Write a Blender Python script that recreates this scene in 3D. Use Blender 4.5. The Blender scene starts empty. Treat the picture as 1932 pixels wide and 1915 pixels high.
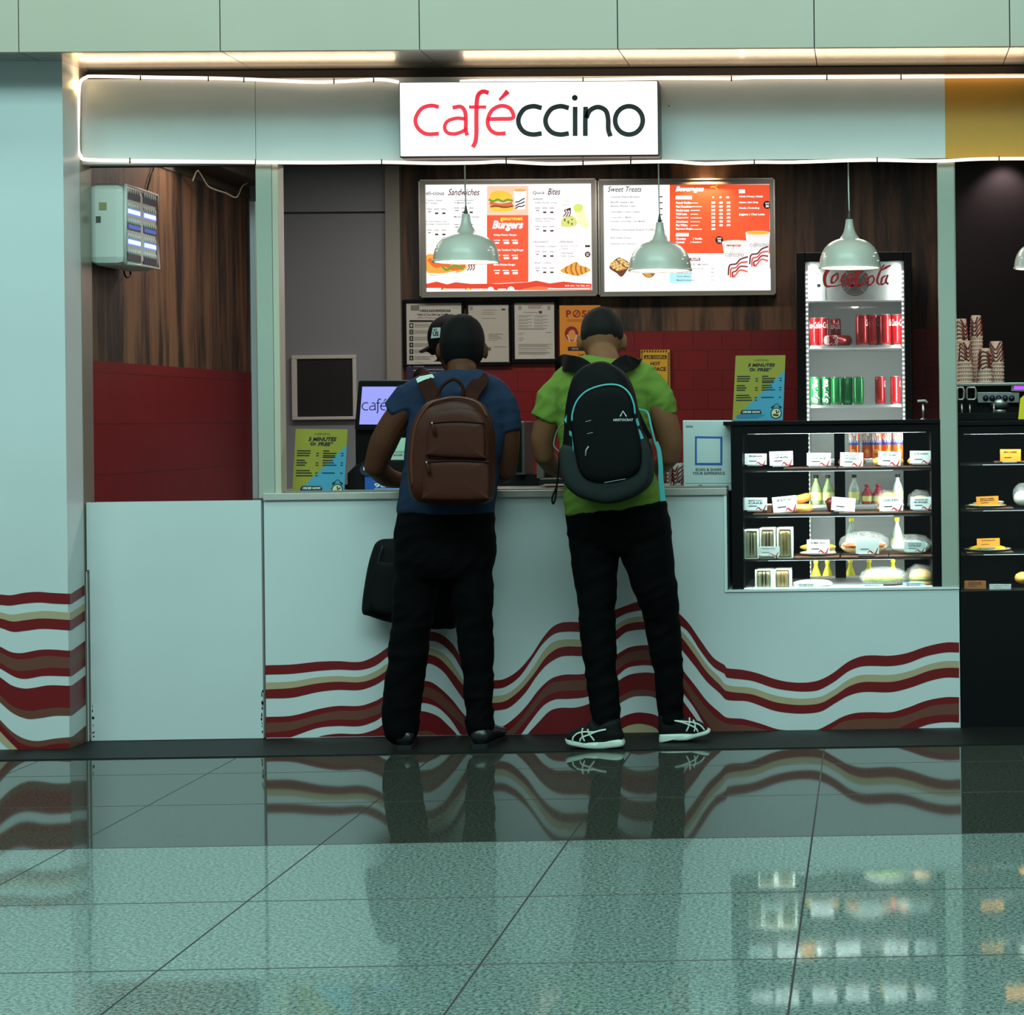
import bpy, math, random
from mathutils import Vector, Matrix, noise
random.seed(7)
sc = bpy.context.scene
C = sc.collection
# ---------------------------------------------------------------- camera
W_, H_, FPX, D, HC = 1932.0, 1915.0, 4000.0, 8.9, 1.306
TH, PS = 0.011, 0.03
PPX = 1640 + FPX*math.tan(PS); PPY = 788.6
Fv = Vector((math.sin(PS), math.cos(PS), 0)); R0 = Vector((math.cos(PS), -math.sin(PS), 0)); Zv = Vector((0, 0, 1))
Uv = math.cos(TH)*Zv + math.sin(TH)*R0; Rv = math.cos(TH)*R0 - math.sin(TH)*Zv
cam = bpy.data.cameras.new('camera'); co = bpy.data.objects.new('camera', cam); C.objects.link(co)
cam.sensor_fit = 'HORIZONTAL'; cam.sensor_width = 36; cam.lens = FPX/W_*36
cam.shift_x = (W_/2-PPX)/W_; cam.shift_y = (PPY-H_/2)/W_
mm = Matrix((Rv, Uv, -Fv)).transposed().to_4x4(); mm.translation = Vector((0, -D, HC)); co.matrix_world = mm
cam.clip_end = 100
sc.camera = co
sc.view_settings.view_transform = 'Standard'; sc.view_settings.look = 'None'
sc.view_settings.gamma = 1; sc.view_settings.use_curve_mapping = False
sc.view_settings.exposure = 0.0
# ---------------------------------------------------------------- world + hall light
w = bpy.data.worlds.new('world'); sc.world = w; w.use_nodes = True
bg = w.node_tree.nodes['Background']; bg.inputs[0].default_value = (.66, 1.0, .93, 1); bg.inputs[1].default_value = 0.24
def area(name, loc, rot, sx, sy, power, col, spread=180):
    l = bpy.data.lights.new(name, 'AREA'); l.shape = 'RECTANGLE'; l.size = sx; l.size_y = sy; l.energy = power; l.color = col
    l.spread = math.radians(spread)
    o = bpy.data.objects.new(name, l); C.objects.link(o); o.location = loc; o.rotation_euler = rot; return o
area('hall_ceiling_light', (-3.0, -6.5, 6.5), (math.radians(38), 0, 0), 9, 2.0, 480, (.60, 1.0, .93))
area('hall_ceiling_light', (3.0, -9.5, 7.0), (math.radians(45), 0, 0), 8, 2.0, 330, (.60, 1.0, .93))
area('hall_ceiling_light', (-1.5, -3.0, 7.5), (0, 0, 0), 9, 1.5, 230, (.60, 1.0, .91))
def point(name, loc, power, col, r=.03, spot=None, rot=(0, 0, 0)):
    l = bpy.data.lights.new(name, 'SPOT' if spot else 'POINT'); l.energy = power; l.color = col; l.shadow_soft_size = r
    if spot: l.spot_size = math.radians(spot); l.spot_blend = .7
    o = bpy.data.objects.new(name, l); C.objects.link(o); o.location = loc; o.rotation_euler = rot; return o
# ---------------------------------------------------------------- pixel ray -> place
def P(x, y, Y):
    d = Fv + Rv*((x-PPX)/FPX) + Uv*(-(y-PPY)/FPX)
    t = (Y+D)/d.y
    return (d.x*t, HC+d.z*t)
def W3(x, y, Y):
    a = P(x, y, Y); return Vector((a[0], Y, a[1]))
def S(Y): return FPX/(D+Y)
def RC(x0, y0, x1, y1, Y):
    xm = (x0+x1)/2; ym = (y0+y1)/2
    return P(x0, ym, Y)[0], P(x1, ym, Y)[0], P(xm, y1, Y)[1], P(xm, y0, Y)[1]
def floorY(x, y):
    d = Fv + Rv*((x-PPX)/FPX) + Uv*(-(y-PPY)/FPX)
    return -D + d.y*(-HC/d.z)
def crop(x0, y0, s):
    return lambda x, y: (x0+x/s, y0+y/s)
def cl(f, pts): return [f(*p) for p in pts]
# ---------------------------------------------------------------- materials
MATS = {}
def lin(c):
    c /= 255.0
    return c/12.92 if c <= .04045 else ((c+.055)/1.055)**2.4
def newmat(name):
    m = bpy.data.materials.new(name); m.use_nodes = True; return m, m.node_tree.nodes, m.node_tree.links
def mat(name, rgb=None, rough=.5, metal=0, emit=0, bump=0, bscale=60, var=0, spec=.5, coat=0, sheen=0, stretch=None):
    if name in MATS: return name
    m, N, L = newmat(name); b = N['Principled BSDF']
    c = tuple(lin(v) for v in rgb)+(1,)
    b.inputs['Base Color'].default_value = c; b.inputs['Roughness'].default_value = rough
    b.inputs['Metallic'].default_value = metal; b.inputs['Specular IOR Level'].default_value = spec
    b.inputs['Coat Weight'].default_value = coat
    if sheen: b.inputs['Sheen Weight'].default_value = sheen
    if emit:
        b.inputs['Emission Color'].default_value = c; b.inputs['Emission Strength'].default_value = emit
        b.inputs['Base Color'].default_value = (c[0]*.3, c[1]*.3, c[2]*.3, 1)
    if bump or var:
        tc = N.new('ShaderNodeTexCoord'); n = N.new('ShaderNodeTexNoise'); n.inputs['Scale'].default_value = bscale; n.inputs['Detail'].default_value = 4
        if stretch:
            mp = N.new('ShaderNodeMapping'); mp.inputs['Scale'].default_value = stretch
            L.new(tc.outputs['Object'], mp.inputs[0]); L.new(mp.outputs[0], n.inputs['Vector'])
        else: L.new(tc.outputs['Object'], n.inputs['Vector'])
        if bump:
            bp = N.new('ShaderNodeBump'); bp.inputs['Strength'].default_value = bump; bp.inputs['Distance'].default_value = .01
            L.new(n.outputs['Fac'], bp.inputs['Height']); L.new(bp.outputs[0], b.inputs['Normal'])
        if var:
            r = N.new('ShaderNodeValToRGB'); r.color_ramp.elements[0].position = .3; r.color_ramp.elements[1].position = .7
            r.color_ramp.elements[0].color = (c[0]*(1-var), c[1]*(1-var), c[2]*(1-var), 1)
            r.color_ramp.elements[1].color = (min(1, c[0]*(1+var)), min(1, c[1]*(1+var)), min(1, c[2]*(1+var)), 1)
            L.new(n.outputs['Fac'], r.inputs[0]); L.new(r.outputs[0], b.inputs['Base Color'])
    MATS[name] = m; return name
def c(r, g, b, rough=.5, metal=0): return mat('paint_%d_%d_%d_%d_%d' % (r, g, b, rough*100, metal*10), (r, g, b), rough, metal)
def e(r, g, b, s=1.0): return mat('lit_%d_%d_%d_%d' % (r, g, b, s*100), (r, g, b), .4, 0, s)
def glassmat(name, tint=(1, 1, 1), refl=.05, rgh=.02):
    m, N, L = newmat(name); N.remove(N['Principled BSDF'])
    t = N.new('ShaderNodeBsdfTransparent'); t.inputs[0].default_value = tint+(1,)
    g = N.new('ShaderNodeBsdfGlossy'); g.inputs['Roughness'].default_value = rgh; g.inputs[0].default_value = (1, 1, 1, 1)
    f = N.new('ShaderNodeFresnel'); f.inputs[0].default_value = 1.3 if refl < .04 else 1.45
    x = N.new('ShaderNodeMixShader'); L.new(f.outputs[0], x.inputs[0]); L.new(t.outputs[0], x.inputs[1]); L.new(g.outputs[0], x.inputs[2])
    L.new(x.outputs[0], N['Material Output'].inputs[0]); MATS[name] = m; return name
WHITE = mat('white_board', (194, 198, 198), .35, var=.04, bscale=3)
PANEL = mat('white_laminate', (198, 201, 203), .3, var=.03, bscale=2)
MINT = mat('post_paint', (158, 162, 151), .4, var=.03, bscale=5)
CLAD = mat('cladding_panel', (178, 166, 152), .45, var=.03, bscale=1.5)
UNDER = mat('soffit_aluminium', (200, 198, 190), .22, .85, var=.05, bscale=4)
RED = mat('wave_red', (112, 14, 20), .35); TAN = mat('wave_tan', (172, 152, 122), .4); BROWN = mat('wave_brown', (104, 58, 46), .4)
BLACK = mat('black_frame', (7, 7, 8), .35, spec=.2); BLK2 = mat('black_matte', (10, 10, 11), .75, bump=.1, bscale=200, spec=.2)
STEEL = mat('brushed_steel', (170, 168, 162), .3, .9, bump=.05, bscale=80)
ALU = mat('menu_frame_aluminium', (150, 146, 138), .35, .7)
GLASS = glassmat('clear_glass'); GLASS2 = glassmat('case_glass', (.96, .98, .97), .03)
CARD = mat('white_card', (232, 236, 236), .5); INK = mat('ink', (12, 12, 14), .6)
def filmmat():
    m, N, L = newmat('clear_film'); b_ = N['Principled BSDF']; b_.inputs['Base Color'].default_value = (.8, .84, .8, 1); b_.inputs['Roughness'].default_value = .25
    t = N.new('ShaderNodeBsdfTransparent'); x = N.new('ShaderNodeMixShader'); n = N.new('ShaderNodeTexNoise'); n.inputs['Scale'].default_value = 28; n.inputs['Distortion'].default_value = 2
    r = N.new('ShaderNodeMapRange'); r.inputs[1].default_value = .42; r.inputs[2].default_value = .72; r.inputs[3].default_value = .02; r.inputs[4].default_value = .4
    L.new(n.outputs['Fac'], r.inputs[0]); L.new(r.outputs[0], x.inputs[0]); L.new(t.outputs[0], x.inputs[1]); L.new(b_.outputs[0], x.inputs[2]); L.new(x.outputs[0], N['Material Output'].inputs[0]); MATS['film'] = m; return 'film'
FILM = filmmat()
# wood
def woodmat():
    m, N, L = newmat('walnut_laminate'); b = N['Principled BSDF']
    tc = N.new('ShaderNodeTexCoord'); mp = N.new('ShaderNodeMapping'); mp.inputs['Scale'].default_value = (1, 1, .09)
    L.new(tc.outputs['Object'], mp.inputs[0])
    n = N.new('ShaderNodeTexNoise'); n.inputs['Scale'].default_value = 26; n.inputs['Detail'].default_value = 8; n.inputs['Roughness'].default_value = .65
    n2 = N.new('ShaderNodeTexNoise'); n2.inputs['Scale'].default_value = 6; n2.inputs['Detail'].default_value = 3
    L.new(mp.outputs[0], n.inputs['Vector']); L.new(mp.outputs[0], n2.inputs['Vector'])
    mx = N.new('ShaderNodeMath'); mx.operation = 'MULTIPLY_ADD'; mx.inputs[1].default_value = .55
    L.new(n2.outputs['Fac'], mx.inputs[0]); ml = N.new('ShaderNodeMath'); ml.operation = 'MULTIPLY'; ml.inputs[1].default_value = .45
    L.new(n.outputs['Fac'], ml.inputs[0]); L.new(ml.outputs[0], mx.inputs[2])
    r = N.new('ShaderNodeValToRGB'); r.color_ramp.elements[0].position = .43; r.color_ramp.elements[1].position = .58
    r.color_ramp.elements[0].color = (lin(36), lin(24), lin(17), 1); r.color_ramp.elements[1].color = (lin(116), lin(82), lin(56), 1)
    L.new(mx.outputs[0], r.inputs[0]); L.new(r.outputs[0], b.inputs['Base Color']); b.inputs['Roughness'].default_value = .55
    MATS['wood'] = m
woodmat(); WOOD = 'wood'
def brickmat(name, axis, rgb, bw, bh):
    m, N, L = newmat(name); b = N['Principled BSDF']
    tc = N.new('ShaderNodeTexCoord'); s = N.new('ShaderNodeSeparateXYZ'); cb = N.new('ShaderNodeCombineXYZ')
    L.new(tc.outputs['Object'], s.inputs[0]); L.new(s.outputs[axis], cb.inputs[0]); L.new(s.outputs[2], cb.inputs[1])
    t = N.new('ShaderNodeTexBrick'); L.new(cb.outputs[0], t.inputs['Vector'])
    cc = tuple(lin(v) for v in rgb)
    t.inputs['Color1'].default_value = cc+(1,); t.inputs['Color2'].default_value = (cc[0]*.88, cc[1]*.9, cc[2]*.9, 1)
    t.inputs['Mortar'].default_value = (cc[0]*.45, cc[1]*.45, cc[2]*.45, 1); t.inputs['Scale'].default_value = 1
    t.inputs['Mortar Size'].default_value = .0022; t.inputs['Brick Width'].default_value = bw; t.inputs['Row Height'].default_value = bh
    L.new(t.outputs['Color'], b.inputs['Base Color']); b.inputs['Roughness'].default_value = .4
    MATS[name] = m; return name
REDT = brickmat('red_tile_back', 0, (126, 13, 19), .155, .105); REDL = brickmat('red_tile_side', 1, (116, 13, 19), .6, .22)
def floormat():
    m, N, L = newmat('granite_tiles'); b = N['Principled BSDF']
    tc = N.new('ShaderNodeTexCoord'); sp = N.new('ShaderNodeSeparateXYZ'); L.new(tc.outputs['Object'], sp.inputs[0])
    n = N.new('ShaderNodeTexNoise'); n.inputs['Scale'].default_value = 95; n.inputs['Detail'].default_value = 5; n.inputs['Roughness'].default_value = .75
    L.new(tc.outputs['Object'], n.inputs['Vector'])
    n2 = N.new('ShaderNodeTexNoise'); n2.inputs['Scale'].default_value = 4; L.new(tc.outputs['Object'], n2.inputs['Vector'])
    def ramp(a, bb, p0, p1):
        r = N.new('ShaderNodeValToRGB'); r.color_ramp.elements[0].position = p0; r.color_ramp.elements[1].position = p1
        r.color_ramp.elements[0].color = tuple(lin(v) for v in a)+(1,); r.color_ramp.elements[1].color = tuple(lin(v) for v in bb)+(1,)
        L.new(n.outputs['Fac'], r.inputs[0]); return r
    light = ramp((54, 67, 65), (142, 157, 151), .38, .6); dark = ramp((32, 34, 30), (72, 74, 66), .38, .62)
    def math_(op, a, bv, out=0):
        x = N.new('ShaderNodeMath'); x.operation = op
        for i, v in enumerate((a, bv)):
            if isinstance(v, (int, float)): x.inputs[i].default_value = v
            else: L.new(v, x.inputs[i])
        return x.outputs[0]
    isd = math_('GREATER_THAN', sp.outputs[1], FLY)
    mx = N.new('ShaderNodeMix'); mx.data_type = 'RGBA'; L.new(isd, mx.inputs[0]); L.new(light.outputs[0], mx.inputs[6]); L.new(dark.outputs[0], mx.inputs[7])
    col = mx.outputs[2]; jm = math_('MULTIPLY', 0, 0)
    for ys in JY:
        d = math_('ABSOLUTE', math_('SUBTRACT', sp.outputs[1], ys), 0); k = math_('LESS_THAN', d, .005)
        m2 = N.new('ShaderNodeMix'); m2.data_type = 'RGBA'; m2.inputs[7].default_value = (.014, .016, .015, 1)
        k2 = math_('MULTIPLY', k, .8); jm = math_('MAXIMUM', jm, k); L.new(k2, m2.inputs[0]); L.new(col, m2.inputs[6]); col = m2.outputs[2]
    for xs in JX:
        d = math_('ABSOLUTE', math_('SUBTRACT', sp.outputs[0], xs), 0); k = math_('LESS_THAN', d, .0028)
        m2 = N.new('ShaderNodeMix'); m2.data_type = 'RGBA'; m2.inputs[7].default_value = (.008, .01, .01, 1)
        jm = math_('MAXIMUM', jm, k); L.new(k, m2.inputs[0]); L.new(col, m2.inputs[6]); col = m2.outputs[2]
    L.new(col, b.inputs['Base Color'])
    rg = math_('ADD', math_('MULTIPLY', jm, .5), .045); L.new(rg, b.inputs['Roughness']); b.inputs['IOR'].default_value = 1.42; b.inputs['Specular IOR Level'].default_value = .5
    MATS['floor'] = m
# ---------------------------------------------------------------- mesh builder
TXT = {}
def textmesh(s, bold, shear, font_w=1.0):
    k = (s, bold, shear)
    if k in TXT: return TXT[k]
    cu = bpy.data.curves.new('t', 'FONT'); cu.body = s; cu.size = 1; cu.offset = bold; cu.shear = shear; cu.resolution_u = 3
    ob = bpy.data.objects.new('t', cu); C.objects.link(ob)
    dg = bpy.context.evaluated_depsgraph_get(); me = bpy.data.meshes.new_from_object(ob.evaluated_get(dg))
    vs = [(v.co.x, v.co.y) for v in me.vertices]; fs = [tuple(p.vertices) for p in me.polygons]
    bpy.data.objects.remove(ob); bpy.data.curves.remove(cu); bpy.data.meshes.remove(me)
    x0 = min(v[0] for v in vs); x1 = max(v[0] for v in vs); y0 = min(v[1] for v in vs); y1 = max(v[1] for v in vs)
    vs = [((v[0]-x0)/max(1e-6, x1-x0), (v[1]-y0)/max(1e-6, y1-y0)) for v in vs]
    TXT[k] = (vs, fs); return TXT[k]
def smoothpath(pts, n=6, closed=False):
    if len(pts) < 3: return [Vector(p) for p in pts]
    p = [Vector(q) for q in pts]; out = []; N = len(p)
    for i in range(N if closed else N-1):
        a = p[(i-1) % N] if (closed or i > 0) else p[0]*2-p[1]
        b, d = p[i], p[(i+1) % N]; f = p[(i+2) % N] if (closed or i+2 < N) else p[-1]*2-p[-2]
        for k in range(n):
            t = k/n
            out.append(.5*((2*b)+(d-a)*t+(2*a-5*b+4*d-f)*t*t+(3*b-a-3*d+f)*t**3))
    if not closed: out.append(p[-1])
    return out
class G:
    def __init__(s): s.v = []; s.f = []; s.m = []; s.s = []
    def add(s, vs, fs, m, smooth=False):
        o = len(s.v); s.v += [tuple(v) for v in vs]
        for f in fs: s.f.append(tuple(i+o for i in f)); s.m.append(m); s.s.append(smooth)
        return s
    def box(s, x0, x1, y0, y1, z0, z1, m):
        vs = [(x, y, z) for x in (x0, x1) for y in (y0, y1) for z in (z0, z1)]
        return s.add(vs, [(0, 1, 3, 2), (4, 6, 7, 5), (0, 4, 5, 1), (2, 3, 7, 6), (0, 2, 6, 4), (1, 5, 7, 3)], m)
    def pb(s, x0, y0, x1, y1, Y0, Y1, m):
        a = RC(x0, y0, x1, y1, Y0); return s.box(a[0], a[1], Y0, Y1, a[2], a[3], m)
    def prism(s, pts, Y0, Y1, m):
        n = len(pts)
        ar = sum(pts[i][0]*pts[(i+1) % n][1]-pts[(i+1) % n][0]*pts[i][1] for i in range(n))
        if ar < 0: pts = pts[::-1]
        vs = [(p[0], Y0, p[1]) for p in pts]+[(p[0], Y1, p[1]) for p in pts]
        fs = [tuple(range(n)), tuple(range(2*n-1, n-1, -1))]+[(i, i+n, (i+1) % n+n, (i+1) % n) for i in range(n)]
        return s.add(vs, fs, m)
    def pp(s, pts, Y0, Y1, m): return s.prism([P(x, y, Y0) for x, y in pts], Y0, Y1, m)
    def tube(s, pts, r, m, n=8, closed=False, ry=None, up=None):
        pts = [Vector(p) for p in pts]; N = len(pts)
        rr = r if isinstance(r, (list, tuple)) else [r]*N
        vs = []; prev = None
        for i, p in enumerate(pts):
            if closed: t = pts[(i+1) % N]-pts[i-1]
            else: t = (pts[min(i+1, N-1)]-pts[max(i-1, 0)])
            t.normalize()
            if up is not None: a = Vector(up)
            elif prev is None: a = Vector((0, 1, 0)) if abs(t.y) < .8 else Vector((1, 0, 0))
            else: a = prev
            b1 = (a-t*a.dot(t)).normalized(); prev = b1; b2 = t.cross(b1)
            k = (ry if ry else 1)
            for j in range(n):
                an = 2*math.pi*j/n; vs.append(p+b1*(math.cos(an)*rr[i]*k)+b2*(math.sin(an)*rr[i]))
        fs = [(i*n+j, i*n+(j+1) % n, ((i+1) % N)*n+(j+1) % n, ((i+1) % N)*n+j) for i in range(N if closed else N-1) for j in range(n)]
        if not closed: fs += [tuple(range(n-1, -1, -1)), tuple(range((N-1)*n, N*n))]
        return s.add(vs, fs, m, True)
    def loft(s, rings, m, smooth=True, caps=True):
        n = len(rings[0]); N = len(rings); vs = [v for r in rings for v in r]
        fs = [(i*n+j, i*n+(j+1) % n, (i+1)*n+(j+1) % n, (i+1)*n+j) for i in range(N-1) for j in range(n)]
        if caps: fs += [tuple(range(n-1, -1, -1)), tuple(range((N-1)*n, N*n))]
        return s.add(vs, fs, m, smooth)
    def lathe(s, cx, cy, prof, m, n=28, caps=True):
        return s.loft([[(cx+r*math.cos(2*math.pi*j/n), cy+r*math.sin(2*math.pi*j/n), z) for j in range(n)] for r, z in prof], m, True, caps)
    def ell(s, ctr, rad, m, n=20, k=12, fn=None):
        cx, cy, cz = ctr; vs = []; 
        for i in range(k+1):
            ph = math.pi*i/k
            for j in range(n):
                th = 2*math.pi*j/n; q = (math.sin(ph)*math.cos(th), math.sin(ph)*math.sin(th), math.cos(ph))
                f = fn(q) if fn else 1
                vs.append((cx+q[0]*rad[0]*f, cy+q[1]*rad[1]*f, cz+q[2]*rad[2]*f))
        fs = [(i*n+j, (i+1)*n+j, (i+1)*n+(j+1) % n, i*n+(j+1) % n) for i in range(k) for j in range(n)]
        return s.add(vs, fs, m, True)
    def text(s, t, rect, Y, m, bold=0, shear=0, d=.0015, rot=0):
        vs, fs = textmesh(t, bold, shear); x0, y0, x1, y1 = rect
        cx, cy = (x0+x1)/2, (y0+y1)/2; ca, sa = math.cos(rot), math.sin(rot); out = []
        for u, v in vs:
            x = x0+u*(x1-x0)-cx; y = y1-v*(y1-y0)-cy
            a = P(cx+x*ca-y*sa, cy+x*sa+y*ca, Y); out.append((a[0], Y, a[1]))
        return s.add(out, fs, m)
    def ribbon(s, pts, wd, Y, m, smooth=6, closed=False, d=.002):
        """flat printed stroke; wd in px, scalar or per-point list"""
        p = smoothpath([(a, b, 0) for a, b in pts], smooth, closed) if smooth > 1 else [Vector((a, b, 0)) for a, b in pts]
        N = len(p); L_ = []; R_ = []
        for i in range(N):
            if closed: t = p[(i+1) % N]-p[i-1]
            else: t = p[min(i+1, N-1)]-p[max(i-1, 0)]
            t.normalize(); q = Vector((-t.y, t.x, 0))
            ww = wd if not isinstance(wd, (list, tuple)) else (lambda u: wd[min(int(u), len(wd)-1)]*(1-u % 1)+wd[min(int(u)+1, len(wd)-1)]*(u % 1))(i/max(1, N-1)*(len(wd)-1))
            L_.append(p[i]+q*ww/2); R_.append(p[i]-q*ww/2)
        vs = []
        for a in L_+R_:
            z = P(a.x, a.y, Y); vs.append((z[0], Y, z[1]))
        fs = [(i, (i+1) % N, (i+1) % N+N, i+N) for i in range(N if closed else N-1)]
        return s.add(vs, fs, m)
    def inflate(s, outline, Yc, d, m, k=7, p=2.6, ctr=None, flat=.0, sm=4, back=1.0, wob=0):
        """soft pillow-like solid whose silhouette is the outline; d = full thickness"""
        o = smoothpath([(a, b, 0) for a, b in outline], sm, True) if sm > 1 else [Vector((a, b, 0)) for a, b in outline]
        if ctr is None: cx = sum(v.x for v in o)/len(o); cy = sum(v.y for v in o)/len(o)
        else: cx, cy = ctr
        rings = []
        for i in range(-k, k+1):
            u = i/k; ph = u*math.pi/2
            sc_ = max(.02, abs(math.cos(ph)))**(2/p); dy = math.copysign(abs(math.sin(ph))**(2/p), u)
            yy = Yc+dy*d/2*(back if u > 0 else 1)
            ring = []
            for v in o:
                a = P(cx+(v.x-cx)*sc_, cy+(v.y-cy)*sc_, Yc); ww = 0
                if wob: ww = wob*noise.noise(Vector((a[0]*14, yy*14, a[1]*14)))
                ring.append((a[0], yy+ww, a[1]))
            rings.append(ring)
        return s.loft(rings, m)
    def obj(s, name, parent=None, bevel=0, label=None, cat=None, group=None, kind=None, loc=None):
        xs = [v[0] for v in s.v]; ys = [v[1] for v in s.v]; zs = [v[2] for v in s.v]
        cc = Vector(loc) if loc else Vector(((min(xs)+max(xs))/2, (min(ys)+max(ys))/2, min(zs)))
        me = bpy.data.meshes.new(name); me.from_pydata([(v[0]-cc.x, v[1]-cc.y, v[2]-cc.z) for v in s.v], [], s.f)
        names = []
        for m in s.m:
            if m not in names: names.append(m)
        for n in names: me.materials.append(MATS[n])
        idx = {n: i for i, n in enumerate(names)}
        me.polygons.foreach_set('material_index', [idx[m] for m in s.m]); me.polygons.foreach_set('use_smooth', s.s); me.update()
        o = bpy.data.objects.new(name, me); C.objects.link(o)
        if parent is not None:
            o.parent = parent; o.location = cc-WL[parent]; 
        else: o.location = cc
        WL[o] = cc
        if bevel:
            b = o.modifiers.new('b', 'BEVEL'); b.width = bevel; b.segments = 2; b.limit_method = 'ANGLE'; b.angle_limit = math.radians(50)
        props(o, label, cat, group, kind); return o
WL = {}
def props(o, label=None, cat=None, group=None, kind=None):
    if label: o['label'] = label
    if cat: o['category'] = cat
    if group: o['group'] = group
    if kind: o['kind'] = kind
def T(name, label, cat, px, group=None, loc=None):
    o = bpy.data.objects.new(name, None); C.objects.link(o); l = Vector(loc) if loc else W3(*px)
    o.location = l; o.empty_display_size = .05; WL[o] = l; props(o, label, cat, group); return o
def dup(o, delta, label=None, rotz=None):
    r = o.copy(); C.objects.link(r); r.location = o.location+Vector(delta); WL[r] = WL[o]+Vector(delta)
    if rotz is not None: r.rotation_euler[2] = rotz
    if label: r['label'] = label
    for ch in list(o.children):
        k = ch.copy(); C.objects.link(k); k.parent = r
        for g in ch.children:
            q = g.copy(); C.objects.link(q); q.parent = k
    return r
def struct(name, g, bevel=0): return g.obj(name, kind='structure', bevel=bevel)
def fuse(g, voxel, sm=4, disp=0, dsc=8, dst=(1, 1, 1)):
    """one continuous surface out of overlapping lofts"""
    me = bpy.data.meshes.new('f'); me.from_pydata(g.v, [], g.f); ob = bpy.data.objects.new('f', me); C.objects.link(ob)
    r = ob.modifiers.new('r', 'REMESH'); r.mode = 'VOXEL'; r.voxel_size = voxel; r.adaptivity = 0
    if sm: q = ob.modifiers.new('s', 'SMOOTH'); q.iterations = sm; q.factor = .5
    dg = bpy.context.evaluated_depsgraph_get(); m2 = bpy.data.meshes.new_from_object(ob.evaluated_get(dg))
    out = G(); vs = []
    nn = [v.normal.copy() for v in m2.vertices]
    for v, n_ in zip(m2.vertices, nn):
        p = v.co.copy()
        if disp:
            q = Vector((p.x*dsc*dst[0], p.y*dsc*dst[1], p.z*dsc*dst[2])); w = Vector(((p.x+p.z*.7)*dsc*1.1, p.y*dsc*.6, (p.z-p.x*.5)*dsc*2.2))
            p += n_*disp*(noise.noise(q)+.75*(.35-abs(noise.noise(w)*2)))
        vs.append(p)
    out.add(vs, [tuple(p.vertices) for p in m2.polygons], g.m[0], True)
    bpy.data.objects.remove(ob); bpy.data.meshes.remove(me); bpy.data.meshes.remove(m2); return out
# shop logo as strokes, drawn in a 1400 x 350 frame
LOGO = [
 (0, 22, [(412,264),(365,255),(310,272),(275,320),(272,365),(297,405),(340,428),(412,426)]),
 (0, 22, [(495,268),(545,262),(570,290),(576,340),(576,400),(584,437)]),
 (0, 20, [(575,337),(520,332),(465,350),(447,388),(465,420),(510,427),(560,410),(578,392)]),
 (0, 24, [(715,178),(680,170),(652,190),(642,240),(640,330),(640,420),(634,475),(618,508)]),
 (0, 18, [(595,264),(650,264),(700,264)]),
 (0, 22, [(706,337),(780,336),(862,330),(852,282),(820,260),(775,260),(730,290),(708,350),(722,398),(760,424),(818,424)]),
 (0, (14, 20, 30), [(778,222),(805,196),(832,168)]),
 (1, 26, [(1037,270),(985,259),(930,277),(897,330),(902,380),(935,418),(985,431),(1037,424)]),
 (1, 26, [(1202,270),(1150,259),(1095,277),(1062,330),(1067,380),(1100,418),(1150,431),(1202,424)]),
 (1, 26, [(1240,262),(1240,350),(1240,440)]),
 (1, 26, [(1302,440),(1302,350),(1304,262)]),
 (1, 26, [(1308,330),(1330,285),(1378,264),(1425,285),(1440,335),(1442,400),(1455,442)]),
]
def logo(g, rect, Y, mr, mb, k=1.0, sm=5, upto=99, mp=None):
    x0, y0, x1, y1 = rect; sx = (x1-x0)/1400; sy = (y1-y0)/350
    f = lambda p: (x0+(p[0]-262)*sx, y0+(p[1]-160)*sy)
    for col, wd, pts in LOGO[:upto]:
        ww = [q*sx*k for q in wd] if isinstance(wd, tuple) else wd*sx*k
        g.ribbon([f(p) for p in pts], ww, Y, mb if col else mr, sm)
    if upto >= 99:
        q = [P(*f((1238+18*math.cos(t*.5236), 208+18*math.sin(t*.5236))), Y) for t in range(12)]; g.add([(v[0], Y, v[1]) for v in q], [tuple(range(12))], mb)
        g.ribbon([f((1567+84*math.cos(a*math.pi/6), 345+86*math.sin(a*math.pi/6))) for a in range(12)], 26*sx*k, Y, mb, 4, True)
def interp(pts, x):
    if x <= pts[0][0]: return pts[0][1]
    for i in range(len(pts)-1):
        if x <= pts[i+1][0]:
            (x0, y0), (x1, y1) = pts[i], pts[i+1]
            def sl(j):
                if j <= 0 or j >= len(pts)-1:
                    j0 = max(0, min(j, len(pts)-2)); return (pts[j0+1][1]-pts[j0][1])/(pts[j0+1][0]-pts[j0][0])
                return (pts[j+1][1]-pts[j-1][1])/(pts[j+1][0]-pts[j-1][0])
            h = x1-x0; t = (x-x0)/h
            return (2*t**3-3*t*t+1)*y0+(t**3-2*t*t+t)*h*sl(i)+(-2*t**3+3*t*t)*y1+(t**3-t*t)*h*sl(i+1)
    return pts[-1][1]
# ================================================================ SETTING
FLY = floorY(1640, 1576); SFY = floorY(1640, 1410)
JY = [floorY(1640, v) for v in (1440, 1498, 1576, 1680, 1806)]
JX = [W3(x, y, floorY(x, y)).x for x, y in ((100, 1616), (467, 1700), (991, 1700), (1516, 1700))]
JX += [JX[0]-(JX[2]-JX[1])*k for k in (1, 2, 3)]+[JX[3]+(JX[2]-JX[1])*k for k in (1, 2)]
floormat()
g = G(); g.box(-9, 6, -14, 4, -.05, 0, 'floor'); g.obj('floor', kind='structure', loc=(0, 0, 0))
g = G(); g.box(-9, 6, SFY, .08, 0, .004, mat('dark_threshold', (20, 21, 20), .5, bump=.1, bscale=300, spec=.15)); struct('trim_1', g)
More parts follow.
